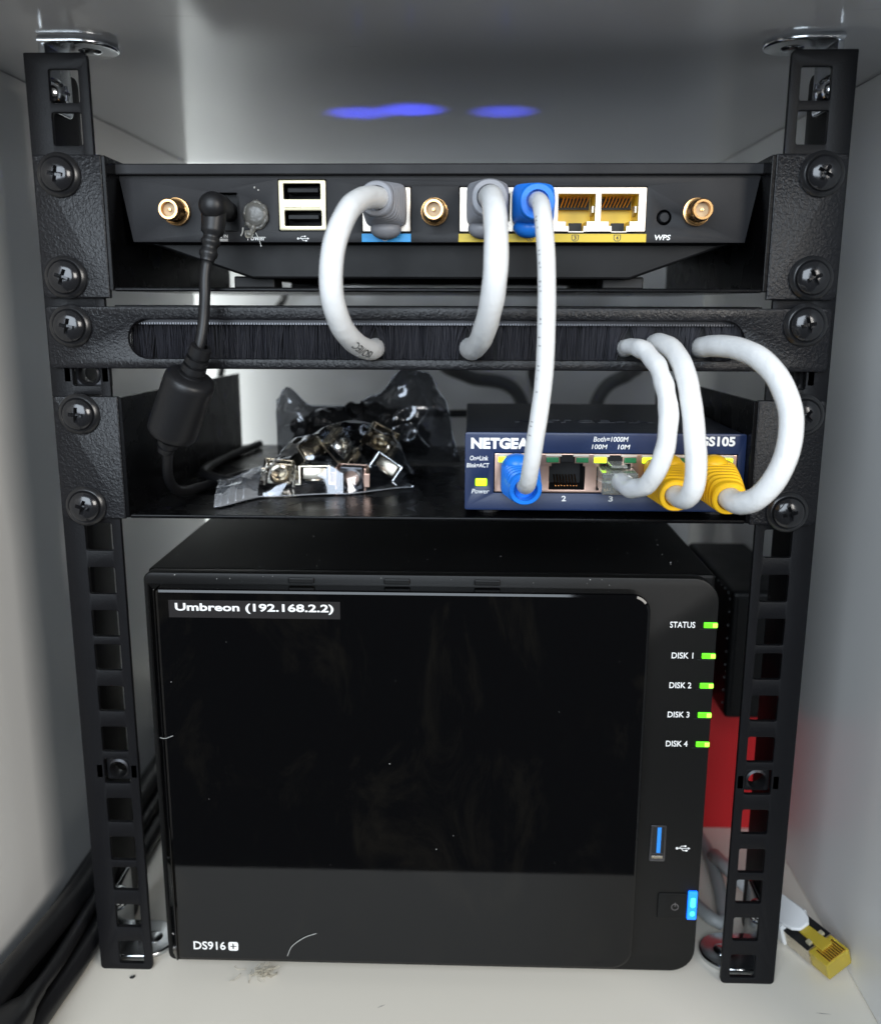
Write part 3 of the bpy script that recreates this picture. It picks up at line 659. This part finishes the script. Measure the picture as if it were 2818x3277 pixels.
# ------------------------------------------------------------------ network cables
def boot(p, m, c0, c1, up, w0, h0, r1, rc, lobe=None, rings=9):
    """moulded strain relief: squarish at the jack, ridged, round where the cable leaves"""
    c0 = Vector(c0); c1 = Vector(c1); ax = Vector((0, -1, 0)); secs = []
    N = 30
    L = (c1-c0).length
    def pos(t): 
        a = c0+ax*(L*.45); return (1-t)**2*c0+2*(1-t)*t*a+t*t*c1
    for i in range(N+1):
        t = i/N; c = pos(t); tg = (pos(min(1, t+.03))-pos(max(0, t-.03))).normalized()
        k = max(0, (t-.18)/.82); e = 6-3.8*k
        hw = w0+(r1-w0)*k**1.2; hh = h0+(r1-h0)*k**1.2
        if .25 < t < .93: 
            q = .89 if i % 3 == 0 else 1.0
            hw *= q; hh *= q
        if t == 0: hw *= .96; hh *= .96
        secs.append((c, tg, up, hw, hh, e))
    tg = secs[-1][1]; ce = secs[-1][0]
    secs.append((ce+tg*.5, tg, up, r1*.93, r1*.93, 2.2))
    secs.append((ce+tg*.5, tg, up, rc+.25, rc+.25, 2))
    secs.append((ce-tg*2.5, tg, up, rc+.1, rc+.1, 2))
    b = build('strain_relief', MB().loft(secs, 40, True, True), m, p, smooth=24)
    if lobe:
        c, r = lobe; build('latch_hood', MB().ball(c, r, 24, 14), m, b, smooth=180)
    return ce, tg
def plug(p, x, zc, y0, y1, m='clear_plastic'):
    build('plug', MB().box(x-5.6, x+5.6, y0, y1, zc-3.6, zc+3.6), m, p, .4)
def cable(label, pts, r, loc, wob=.05, seed=0):
    t = thing('network_cable', label, 'cable', loc, 'white network cables')
    pp = spline(pts); j = build('jacket', MB().tube(pp, r, 18, wob=wob, seed=seed), 'cable_white', t, smooth=180)
    return t, pp, j
def ring_print(name, s, pp, s0, ht, r, ref, flip, par, m='print_dark', stretch=1.0, cap=True):
    """print wrapped on a round cable, running along it from distance s0"""
    me = text_mesh(s, .05)
    bm = bmesh.new(); bm.from_mesh(me); bmesh.ops.triangulate(bm, faces=bm.faces)
    for _ in range(3):
        bmesh.ops.subdivide_edges(bm, edges=[e for e in bm.edges if e.calc_length() > 1.2], cuts=1); bmesh.ops.triangulate(bm, faces=bm.faces)
    bm.to_mesh(me); bm.free()
    xs = [v.co.x for v in me.vertices]; ys = [v.co.y for v in me.vertices]
    k = ht/(max(ys)-min(ys)); yc = (max(ys)+min(ys))/2
    cum = [0]
    for a, b in zip(pp, pp[1:]): cum.append(cum[-1]+(b-a).length)
    mb = MB(); vs = []
    for v in me.vertices:
        d = s0+(v.co.x-min(xs))*k*stretch; i = 0
        while i < len(pp)-2 and cum[i+1] < d: i += 1
        f = (d-cum[i])/max(1e-6, cum[i+1]-cum[i]); c = pp[i].lerp(pp[i+1], f); tg = (pp[i+1]-pp[i]).normalized()
        n = Vector(ref); n = (n-tg*n.dot(tg)).normalized(); b = tg.cross(n)*flip
        a = (v.co.y-yc)*k/r; vs.append(c+(n*math.cos(a)+b*math.sin(a))*(r*1.02+.07))
    mb.add(vs, [tuple(p.vertices) for p in me.polygons]); bpy.data.meshes.remove(me)
    return build(name, mb, m, par)
# router blue port -> brush
t, pp, j = cable('short white cable with a grey boot looping from the blue router port into the brush', [(-16.4,-4,279.6),(-17.6,-11,279.6),(-20.2,-19,278.6),(-22.9,-28,275.6),(-25.1,-35,270.1),(-26.9,-38.5,263.5),(-27.7,-39.5,255.5),(-27.4,-37.5,248.1),(-25.8,-30.5,241.0),(-23.2,-19,236.1),(-20.8,-7,233.9),(-19.8,8,233.8),(-20.5,36,233.6)], 3.35, (-22, 0, 255), .03, 1)
boot(t, 'boot_grey', (-16.1, RY-.8, 278.9), (-17.8, -8.5, 279.6), (0, 0, 1), 6.6, 6.6, 5.3, 3.6, ((-16.0, 4.2, 271.4), (5.0, 4.4, 3.2)))
plug(t, -16.1, 278.5, RY-1, RY+9)
ln = sum((b-a).length for a, b in zip(pp, pp[1:]))
rp = list(reversed(pp))
ring_print("lettering", "ISO/IEC", rp, 49.5, 2.5, 3.42, (.30, -.9, -.25), -1, j, stretch=1.25)
# router first yellow port -> brush
t, pp, j = cable('thick white cable with a grey boot running from the yellow ports into the brush', [(16.6,-4,280.0),(16.8,-11,279.8),(17.2,-19,278.6),(17.9,-28,274.0),(18.3,-34.5,266.5),(18.2,-37,257.7),(17.4,-34,249.6),(16.0,-27,242.5),(14.2,-16.5,237.0),(12.2,-5.5,234.2),(10.9,8,233.9),(10.4,36,233.4)], 3.5, (14, 0, 255), .05, 2)
boot(t, 'boot_grey', (16.4, RY-.8, 279.2), (16.8, -8.5, 279.8), (0, 0, 1), 6.7, 6.7, 5.6, 3.75, ((15.0, 4.2, 271.6), (4.8, 4.4, 3.2)))
plug(t, 16.5, 278.5, RY-1, RY+9)
# router second yellow port -> switch port 1
t, pp, j = cable('white cable with blue boots at both ends hanging from router to switch', [(31.2,-3,279.0),(31.4,-10,278.8),(31.7,-18,276.8),(32.1,-24.5,272.0),(32.7,-29,262.8),(33.1,-31.5,250.3),(33.1,-32.5,236.4),(32.7,-32.5,225.7),(31.8,-32.5,217.0),(30.7,-31.5,208.1),(29.9,-28.5,200.2),(29.5,-23,194.4),(29.2,-16,191.9),(29,-8,191.6)], 2.65, (31, 0, 235), .03, 3)
boot(t, 'boot_blue', (30.9, RY-.8, 279.1), (31.4, -7.5, 278.8), (0, 0, 1), 6.7, 6.2, 5.4, 3.3, ((29.5, 4.0, 271.9), (4.9, 4.4, 3.2)))
plug(t, 31.0, 278.5, RY-1, RY+9)
boot(t, 'boot_blue', (28.3, SY-.8, 191.9), (29.4, -13.5, 190.4), (0, 0, 1), 6.4, 6.0, 5.3, 3.6, ((27.0, -2.6, 196.9), (4.6, 4.6, 3.4)))
plug(t, 28.1, 191.5, SY-1, SY+9)
mb = MB(); random.seed(8); cum = 0
for i in range(8, len(pp)-24):
    cum += (pp[i+1]-pp[i]).length
    if random.random() < .5: continue
    tg = (pp[i+1]-pp[i]).normalized(); n = Vector((-.72, -.6, 0)); n = (n-tg*n.dot(tg)).normalized(); b = tg.cross(n)
    for q in range(random.choice((1, 2))):
        off = random.uniform(-.35, .35); c = pp[i]+n*2.66+b*off; w, h = random.choice(((.45, .09), (.09, .35), (.3, .12)))
        mb.add([c-b*w-tg*h, c+b*w-tg*h, c+b*w+tg*h, c-b*w+tg*h], [(0, 1, 2, 3)])
build('faded_print', mb, 'print_dark', j)
# brush -> switch port 3, clear plug
t, pp, j = cable('kinked white cable with a clear plug running from the brush into switch port three', [(63.6,36,233.6),(62.0,8,233.9),(62.3,-4,235.1),(65.2,-13,234.0),(67.7,-22,229.5),(68.9,-29,222.8),(69.3,-33,214.5),(68.5,-34,206.6),(66.8,-32,199.6),(64.6,-27.5,194.6),(62.1,-22,192.6),(60.3,-15,192.4),(59.9,-8,192.4)], 2.85, (65, 0, 212), .2, 4)
pl = build('clear_plug', MB().box(54.2, 65.8, -9.5, SY+9, 188.0, 195.2), 'clear_plastic', t, .5)
build('latch', MB().box(57.4, 62.6, -6.5, SY+1, 196.2, 197.1), 'clear_plastic', pl, .2)
mb = MB()
for k in range(8): mb.tube([(60, -9, 192.4), (57+k*.9, -3, 191.4), (56.5+k*1.0, SY+4, 190.4)], .42, 7)
build('wires', mb, 'white_rubber', pl, smooth=180)
mb = MB(); mb.tube(spline([(58, -9.8, 194.5), (60, -11, 193.8), (61.5, -13, 193.0)], .6), [.5, .9, 1.2, 1.5, 1.7, 1.9, 2.0, 2.1, 2.2, 2.2][:len(spline([(58, -9.8, 194.5), (60, -11, 193.8), (61.5, -13, 193.0)], .6))], 9, wob=.4)
build('torn_sheath', mb, 'cable_white', j, smooth=180)
# brush -> switch ports 4 and 5, yellow boots
t, pp, j = cable('white cable from the brush to the yellow boot beside the clear plug', [(73.0,36,233.6),(71.3,8,235.2),(71.6,-4,236.2),(73.9,-14,234.2),(75.4,-24,228.4),(76.1,-31,220.1),(76.7,-36,209.9),(77.1,-37.5,202.0),(76.9,-36.5,195.6),(75.9,-32,191.6),(75.2,-24,190.8),(75.3,-16,191.4)], 3.15, (75, 0, 212), .04, 5)
boot(t, 'boot_yellow', (75.9, SY-.8, 192.0), (75.1, -22.5, 190.6), (0, 0, 1), 6.6, 6.3, 5.0, 3.3, ((76.6, -2.6, 197.0), (4.6, 4.6, 3.4)))
plug(t, 75.9, 191.5, SY-1, SY+9)
t, pp, j = cable('white cable curving wide past the rail into the last yellow boot', [(90.0,36,233.4),(86.4,6,234.4),(88.2,-6,235.5),(92.3,-16,235.2),(96.7,-25,232.7),(100.3,-32,227.5),(102.5,-37,220.2),(102.8,-39.5,213.4),(101.6,-40.5,205.7),(98.9,-39.5,198.3),(95.6,-36,192.6),(92.6,-30,190.0),(91.6,-23,189.9),(91.7,-15,190.8)], 3.45, (94, 0, 212), .03, 6)
boot(t, 'boot_yellow', (91.8, SY-.8, 192.0), (91.5, -22.5, 189.8), (0, 0, 1), 6.6, 6.3, 5.2, 3.55, ((91.2, -2.6, 197.0), (4.8, 4.6, 3.4)))
plug(t, 91.8, 191.5, SY-1, SY+9)

# ------------------------------------------------------------------ power lead with ferrite
pl = thing('power_lead', 'black power lead with an angled plug and a fat ferrite bead', 'power lead', (-72, 0, 255))
build('plug_barrel', MB().lathe([(3.2, -5), (3.2, 3), (3.9, 3.5), (4.2, 6), (4.3, 12), (4.3, 15), (3.8, 17.2), (2.4, 18.6), (0, 19)], (-68.6, RY, 277.6), (0, -1, 0), 30), 'cable_black', pl, smooth=60)
e = spline([(-68.6, -5.5, 277.0), (-68.9, -6, 272), (-70.0, -7, 265.6), (-70.9, -8, 261.0)], .8)
rr = []
for i in range(len(e)):
    t_ = i/(len(e)-1); q = 4.0-1.0*t_
    if t_ > .5: q = 3.15-.7*(t_-.5)-(.55 if (i//2) % 2 else 0)
    rr.append(q)
build('plug_elbow', MB().tube(e, rr, 22), 'cable_black', pl, smooth=50)
lead = spline([(-70.8, -8, 261.5), (-71.5, -9, 256), (-71.6, -10, 250), (-71.8, -12, 243), (-72.6, -13, 237.5), (-73.8, -13.2, 233), (-77, -12, 224), (-82, -9, 214), (-86.5, -6, 205), (-89, -2, 197.5), (-91.5, 6, 189), (-92, 18, 182.6), (-90, 36, 180.4), (-80, 62, 180.4), (-66, 74, 181), (-58, 66, 183), (-63, 46, 181.0), (-80, 40, 182.5), (-95, 60, 182), (-98, 100, 180.4), (-92, 150, 180.2)], 1.5)
build('lead', MB().tube(lead, 1.75, 14), 'cable_black', pl, smooth=180)
A, B = Vector((-76.6, -12, 225.6)), Vector((-86.0, -6.2, 206.2)); d = (B-A).normalized(); LN = (B-A).length
fe = build('ferrite', MB().lathe([(0, -.6), (5.5, -.5), (7.3, .2), (8.0, 1.2), (8.1, 3), (8.1, LN-3), (8.0, LN-1), (7.2, LN), (5.5, LN+.5), (0, LN+.6)], A, d, 36), 'cable_black', pl, smooth=50)
for k, s in ((.26, -1), (.72, -1)):
    c = A+d*LN*k; n = Vector((-.35, -1, -.1)); n = (n-d*n.dot(d)).normalized()
    build('mould_pin_hole', MB().lathe([(0, 8.14), (.55, 8.14), (.55, 8.0)], c, n, 12), 'void_black', fe)
g0 = A-d*11; prof = [(2.0, 0), (3.3, .3), (3.5, 3.4), (2.7, 3.5), (2.7, 4.3), (3.6, 4.4), (3.7, 6.2), (2.8, 6.3), (2.8, 7.0), (3.8, 7.1), (4.0, 9.0), (3.2, 9.1), (3.2, 9.8), (4.3, 10.0), (4.4, 11.5)]
build('ferrite_sleeve', MB().lathe(prof, g0, d, 24), 'cable_black', fe, smooth=40)
build('ferrite_sleeve', MB().lathe([(4.0, -.5), (4.0, 1.4), (3.0, 1.5), (3.0, 2.2), (3.6, 2.3), (3.4, 4.0), (2.6, 4.1), (2.5, 5.0), (2.9, 5.1), (2.4, 7.0), (1.8, 7.4)], B, d, 24), 'cable_black', fe, smooth=40)

# ------------------------------------------------------------------ bags on the shelf
random.seed(21)
def bag_sheet(fn, nu, nv, amp, seed, fr=.10):
    vs = []; fs = []
    for i in range(nu+1):
        for j in range(nv+1):
            p = Vector(fn(i/nu, j/nv)); q = p*fr+Vector((seed, seed*1.7, 0))
            edge = min(1, 6*min(j/nv, 1-j/nv))
            d = amp*((.55-abs(noise.noise(q))*2)*.9 + .5*(.5-abs(noise.noise(q*2.1+Vector((3, 1, 7))))*2)+.10*noise.noise(q*6))*edge
            vs.append(p+Vector((d*.25*noise.noise(q+Vector((9, 0, 0))), -d*.5, d)))
    for i in range(nu):
        for j in range(nv):
            a = i*(nv+1)+j; fs.append((a, a+1, a+nv+2, a+nv+1))
    return vs, fs
def lerp(T, s):
    for (a, va), (b, vb) in zip(T, T[1:]):
        if s <= b: 
            q = (s-a)/(b-a); q = q*q*(3-2*q); return va+(vb-va)*q
    return T[-1][1]
b1 = thing('clear_bag', 'clear zip bag of silver cage nuts lying on the shelf beside the switch', 'plastic bag', (-42, 50, TZ))
XS = [(0, -77), (.2, -65), (1, -10)]; YF = [(0, 8), (.2, 27), (.6, 33), (1, 47)]; YR = [(0, 40), (.2, 66), (.6, 78), (1, 70)]; HH = [(0, 1.5), (.14, 6), (.35, 18), (.62, 24), (.85, 21), (1, 5)]
def top1(s, t):
    x = -77+67*s - 6*t*(1-s)**3; y = lerp(YF, s)+(lerp(YR, s)-lerp(YF, s))*t; h = lerp(HH, s)
    return (x, y, TZ+.6+h*(math.sin(PI*min(1, t*1.06))**.6 if 0 < t < .94 else 0)+t*(1-s)**4*4)
def bot1(s, t):
    p = top1(s, t); return (p[0], p[1], TZ+.35+t*(1-s)**4*4)
vs, fs = bag_sheet(top1, 120, 80, 2.0, 2.0, .06); vs = [Vector((v.x, v.y, max(v.z, TZ+.45))) for v in vs]; build('upper_film', MB().add(vs, fs), 'film', b1, smooth=180)
vs, fs = bag_sheet(bot1, 30, 18, .0, 4.0); build('lower_film', MB().add(vs, fs), 'film', b1, smooth=60)
vs, fs = bag_sheet(lambda a, t: Vector(top1(a*.17, t))+Vector((0, 0, .35)), 24, 40, .8, 2.0, .075); build('zip_flap', MB().add(vs, fs), 'film_white', b1, smooth=180)
mb = MB()
for k in range(4):
    s = .03+k*.028
    mb.tube([Vector(top1(s, t/16))+Vector((0, 0, .55)) for t in range(0, 17)], .22, 6)
build('zip_ridges', mb, 'film_white', b1, smooth=180)
mb = MB()
for a in ([top1(s/40, .0) for s in range(41)],):
    mb.tube([Vector(p)+Vector((0, 0, .15)) for p in a], .22, 6)
build('seam_glint', mb, 'film_white', b1, smooth=180)  # front edge in whitish film, its bright outline put into the colour
NG = 'loose cage nuts in the bag'
nuts = [((-60.5, 42, 184.6), (10, 8, 18), 'nickel', 'nickel', 'silver cage nut nearest the zip of the clear bag'),
        ((-46.5, 38.5, 183.6), (82, 0, 6), 'nickel', 'nickel', 'silver cage nut lying flat at the front of the clear bag'),
        ((-33.0, 39.5, 183.7), (4, 2, -4), 'copper_nickel', 'dark_steel', 'coppery cage nut standing at the front of the clear bag'),
        ((-23.5, 56, 195.0), (35, 28, 12), 'nickel', 'nickel', 'silver cage nut tilted on top of the pile in the clear bag'),
        ((-38.0, 57, 193.5), (-20, 50, 30), 'nickel', 'zinc', 'silver cage nut turned on its corner mid pile in the clear bag'),
        ((-51.5, 56, 189.5), (60, -15, 50), 'nickel', 'nickel', 'silver cage nut at the back of the pile in the clear bag'),
        ((-21.0, 53, 184.0), (70, 30, -20), 'zinc', 'nickel', 'silver cage nut low down at the closed end of the clear bag')]
for loc, rot, mc, mn, lb in nuts: cage_nut('cage_nut', lb, loc, rot, NG, mc, mn)
b2 = thing('clear_bag', 'crumpled clear bag of dark parts standing behind the bag of cage nuts', 'plastic bag', (-35, 105, TZ))
TOP = [(0, 206), (.06, 212), (.2, 204), (.42, 204), (.55, 209), (.72, 221), (.84, 219), (.93, 208), (1, 186)]
def sheet2(sgn):
    def fn(s, t):
        z1 = lerp(TOP, s); z = TZ+.8+(z1-TZ-.8)*t; x = -74+80*s+4*(1-t)*math.sin(s*9)
        bul = 17*math.sin(PI*min(1, max(0, s)))**.7*(1-t**2.2)*(.3+.7*min(1, t*4))
        return (x, 106+sgn*bul-4*t*s, z)
    return fn
for sgn, nm in ((-1, 'front_film'), (1, 'back_film')):
    vs, fs = bag_sheet(sheet2(sgn), 100, 70, 4.2, 5+sgn, .055); build(nm, MB().add([Vector((v.x, v.y, max(v.z, TZ+.2))) for v in vs], fs), 'film_dark', b2, smooth=180)
mb = MB(); mb.tube([Vector(sheet2(-1)(s/50, 1)) for s in range(51)], .3, 6); mb.tube([Vector(sheet2(-1)(.8+.03*math.sin(t*.3), t/40))+Vector((0, -.6, 0)) for t in range(8, 41)], .25, 6)  # top edge, plus a pale strand shaped as a streak highlight on the film
build('seam_glint', mb, 'film_white', b2, smooth=180)
mb = MB(); random.seed(5)
for i in range(80):
    x = random.uniform(-64, -8); y = random.gauss(107, 5); zt = 205-abs(x+36)*.34; z = random.uniform(TZ+5, zt-2)
    X = at((x, y, z), (random.uniform(0, 180), random.uniform(0, 180), random.uniform(0, 180)))
    mb.xf = X; mb.lathe([(0, 0), (4.6, .2), (4.6, 2), (2.6, 3), (2.5, 11), (0, 11.4)], (0, 0, -4), (0, 0, 1), 10)
o = build('black_parts', mb, 'black_plastic', None, smooth=40, org=(-38, 106, TZ)); tag(o, 'heap of small black parts inside the rear clear bag', 'parts', kind='stuff')

# ------------------------------------------------------------------ cables hanging in the background
def bgcable(name, label, pts, r, m, group=None):
    c = pts[0]; o = build(name, MB().tube(spline(pts, 2.5), r, 14), m, None, smooth=180, org=c); tag(o, label, 'cable', group)
bgcable('patch_cable', 'dark grey cable sloping down behind the switch towards the hanging white cable', [(10.9, 42, 236), (8, 120, 226), (-2, 200, 216), (12, 245, 206), (42, 262, 192), (52, 262, 120), (40, 262, 40), (38, 262, 6)], 4.0, 'cable_grey', 'grey cables behind the switch')
bgcable('patch_cable', 'dark grey cable dropping behind the kinked white cable', [(63.8, 42, 233), (75, 120, 228), (100, 200, 216), (104, 250, 208), (88, 262, 190), (80, 264, 120), (84, 264, 40), (84, 264, 6)], 4.0, 'cable_grey', 'grey cables behind the switch')
bgcable('patch_cable', 'thin grey cable hanging upright behind the middle of the switch', [(-20.6, 42, 233), (20, 120, 226), (44, 200, 218), (49, 268, 205), (54, 272, 180), (58, 272, 110), (60, 272, 6)], 2.6, 'cable_grey', 'grey cables behind the switch')
bgcable('adapter_lead', 'thin black lead running level behind the switch case', [(62, 104, 196), (40, 160, 195), (10, 170, 193.6), (-6, 172, 193.2), (-30, 190, 192), (-60, 230, 180), (-70, 260, 120), (-72, 270, 4)], 1.9, 'cable_black')
bgcable('black_lead', 'black lead dropping from the router in front of the bright back panel', [(-88, 140, 255.4), (-92, 165, 255.6), (-98, 230, 256), (-101, 276, 254), (-107, 288, 247), (-122, 290, 230), (-145, 288, 208), (-150, 284, 120), (-148, 280, 20), (-138, 262, 2.6), (-90, 250, 2.5)], 2.2, 'cable_black')
bgcable('grey_lead', 'smooth grey lead lying on the floor between storage box and rail', [(99, 226, 4), (108, 180, 3), (121, 100, 2.9), (122.5, 78, 2.9), (120, 50, 2.9), (116.8, 34, 2.9), (112, 34, 3.2), (104, 60, 2.9), (100.5, 120, 2.9)], 2.7, 'lead_grey')
# heavy black leads along the side wall
FG = 'black leads along the side wall'
bgcable('mains_lead', 'thick black lead on the floor against the side wall', [(-151, -62, 6), (-151.3, -10, 6), (-151.5, 60, 6), (-151, 150, 6), (-150, 240, 6)], 5.6, 'cable_black', FG)
bgcable('mains_lead', 'thick black lead lying on top of the others by the side wall', [(-149, -62, 17.5), (-148.6, -28, 16.6), (-147.0, 0, 14.8), (-145.0, 34, 14.0), (-145.8, 80, 14.6), (-146.5, 150, 14.6), (-146, 240, 14.6)], 5.0, 'cable_black', FG)
bgcable('mains_lead', 'black lead on the floor beside the rail foot', [(-139, -62, 4.2), (-137, -30, 4.2), (-135, 0, 4.2), (-135.0, 34, 4.2), (-135.8, 90, 4.2), (-136.4, 160, 4.2), (-135, 240, 4.2)], 4.1, 'cable_black', FG)
bgcable('mains_lead', 'black lead squeezed between the floor leads near the rail', [(-144.5, -62, 4.5), (-142.8, -24, 4.3), (-142.2, 14, 4.0), (-142.6, 30, 3.8), (-142.4, 90, 3.8), (-142.4, 160, 3.8), (-141, 240, 3.8)], 3.4, 'cable_black', FG)
mp = thing('moulded_plug', 'rounded black moulded plug lying on the leads at the shelf edge', 'plug', (-143, -40, 9))
build('body', MB().loft([((-141, -62, 13.5), (.0, 1, -.05), (0, 0, 1), 7, 5.5, 4), ((-141, -52, 13.3), (0, 1, -.05), (0, 0, 1), 7.6, 6, 4), ((-140.6, -44, 13), (0, 1, 0), (0, 0, 1), 7.4, 5.8, 3.5), ((-139.6, -38, 12.6), (.1, 1, 0), (0, 0, 1), 5.6, 4.6, 2.8), ((-139, -33, 12.2), (.1, 1, 0), (0, 0, 1), 3.6, 3.4, 2.2), ((-138.6, -26, 12), (.1, 1, 0), (0, 0, 1), 3, 3, 2)], 28), 'cable_black', mp, smooth=50)
build('tail', MB().tube(spline([(-138.7, -28, 12.1), (-138, -10, 11.3), (-138.6, 20, 11.0), (-139.2, 70, 10.8), (-139.2, 150, 10.8)], 2), 2.6, 14), 'cable_black', mp, smooth=180)
# ------------------------------------------------------------------ loose shielded plug on the floor
A = Vector((136.5, 35.5, 7.2)); B = Vector((151.5, 4.5, 6.6)); ax = (B-A).normalized(); L = (B-A).length
lp = thing('loose_plug', 'loose gold and black network plug with a white hood on the floor', 'network plug', ((A+B)/2).to_tuple())
up = Vector((-.25, -.35, 1)); up = (up-ax*up.dot(ax)).normalized(); xx = ax.cross(up)
X = Matrix((( xx.x, ax.x, up.x, A.x), (xx.y, ax.y, up.y, A.y), (xx.z, ax.z, up.z, A.z), (0, 0, 0, 1)))
sh = build('shield', MB(X).box(-5.9, 5.9, 8, L-8, -4.2, 3.6), 'nickel', lp, .4)
build('dark_band', MB(X).box(-5.95, -2.2, 12, L-8.2, 3.58, 3.75).box(2.2, 5.95, 9, L-8.2, 3.58, 3.75), 'void_black', sh)
build('gold_nose', MB(X).box(-5.8, 5.8, L-8, L+1.0, -4.1, 3.5), 'clear_yellow', lp, .5)
mb = MB(X)
for k in range(8): mb.box(-4.2+k*1.05, -3.7+k*1.05, L-6, L+.6, 3.45, 3.95)
build('contact_pins', mb, 'gold', lp)
build('latch', MB(X).prism([(-2, 10), (2, 10), (2.6, L-4), (-2.6, L-4)], 4.0, 5.0, 'z'), 'clear_yellow', lp, .2)
build('latch_stops', MB(X).box(-4.0, -2.2, L-11, L-9, 3.7, 5).box(2.2, 4.0, L-11, L-9, 3.7, 5), 'cream_metal', lp, .2)
hd = build('white_hood', MB(X).loft([((0, -6, 0), (0, 1, 0), (0, 0, 1), 3.4, 3.4, 2), ((0, -1, .1), (0, 1, 0), (0, 0, 1), 5.0, 4.4, 3), ((0, 4, .2), (0, 1, 0), (0, 0, 1), 6.9, 5.3, 5), ((0, 13, .2), (0, 1, 0), (0, 0, 1), 7.0, 5.5, 6), ((0, 13.6, .2), (0, 1, 0), (0, 0, 1), 6.3, 4.9, 6)], 36), 'white_rubber', lp, smooth=45)
build('hood_tongue', MB(X).prism([(-5.2, 2), (-5.4, 13), (-4.4, 17), (-2.2, 19.5), (2.2, 19.5), (4.4, 17), (5.4, 13), (5.2, 2)], 5.1, 6.6, 'z'), 'white_rubber', hd, .5)
build('cable_stub', MB(X).tube([(0, -5, 0), (-1, -16, -.6), (-3, -40, -1.2)], 3.0, 16), 'cable_white', lp, smooth=180)
# ------------------------------------------------------------------ dust, hair, flecks
random.seed(14)
mb = MB()
for i in range(34):
    c = Vector((-64.5+random.gauss(0, 2.6), -2.5+random.gauss(0, 1.0), 1.2+abs(random.gauss(0, .8)))); pts = [c]
    dd = Vector((random.gauss(0, 1), random.gauss(0, .6), random.gauss(0, .5))).normalized()
    for k in range(7):
        dd = (dd+Vector((random.gauss(0, .5), random.gauss(0, .5), random.gauss(0, .4)))).normalized(); c = c+dd*.9; c.z = max(.15, min(3.4, c.z)); pts.append(c)
    mb.tube(pts, .12, 5)
o = build('dust_clump', mb, 'dust', None, smooth=180, org=(-64.5, -2.5, 0)); tag(o, 'grey fluff of dust on the floor under the storage box', 'dust')
mb = MB(); mb.tube(spline([(-54.0, -6.45, 12.4), (-52.0, -6.8, 16.9), (-47.5, -6.6, 20.4), (-43.0, -6.45, 22.2)], .6), .13, 5)
o = build('hair', mb, 'fleck', None, smooth=180, org=(-54, -6.45, 12.4)); tag(o, 'pale curved hair stuck to the foot of the glossy door', 'hair')
mb = MB(); mb.tube(spline([(-96.2, -6.4, 99), (-94, -7.4, 99.2), (-91, -7.8, 100.5)], .6), .1, 5)
o = build('hair', mb, 'fleck', None, smooth=180, org=(-96, -6.4, 99)); tag(o, 'short pale hair on the edge of the glossy door', 'hair')
mb = MB()
for i in range(50):
    if i < 12: c = Vector((random.uniform(-92, 70), -6.25, random.uniform(50, 142)))
    elif i < 36: c = Vector((random.uniform(-98, 90), random.uniform(8, 60), NZ1-.15))
    else: c = Vector((random.uniform(-90, 70), RY-.1, random.uniform(270, 287))) if False else Vector((random.uniform(-98, 90), NY-.05, random.uniform(154, 156.4)))
    r = random.choice((.05, .06, .08, .10, .16)); mb.ball(c, (r*random.uniform(.7, 2), r*.6, r), 5, 4)
o = build('dust_flecks', mb, 'fleck', None, org=(0, 0, 140)); tag(o, 'pale dust flecks on the storage box', 'dust', kind='stuff')
mb = MB(); mb.ball((-113.5, -4.6, .25), (.9, .7, .4), 8, 5); mb.ball((-112.9, -4.1, .3), (.5, .8, .4), 7, 5)
o = build('crumb', mb, 'void_black', None, org=(-113.5, -4.6, 0)); tag(o, 'tiny black crumb on the floor in front of the rail', 'crumb')
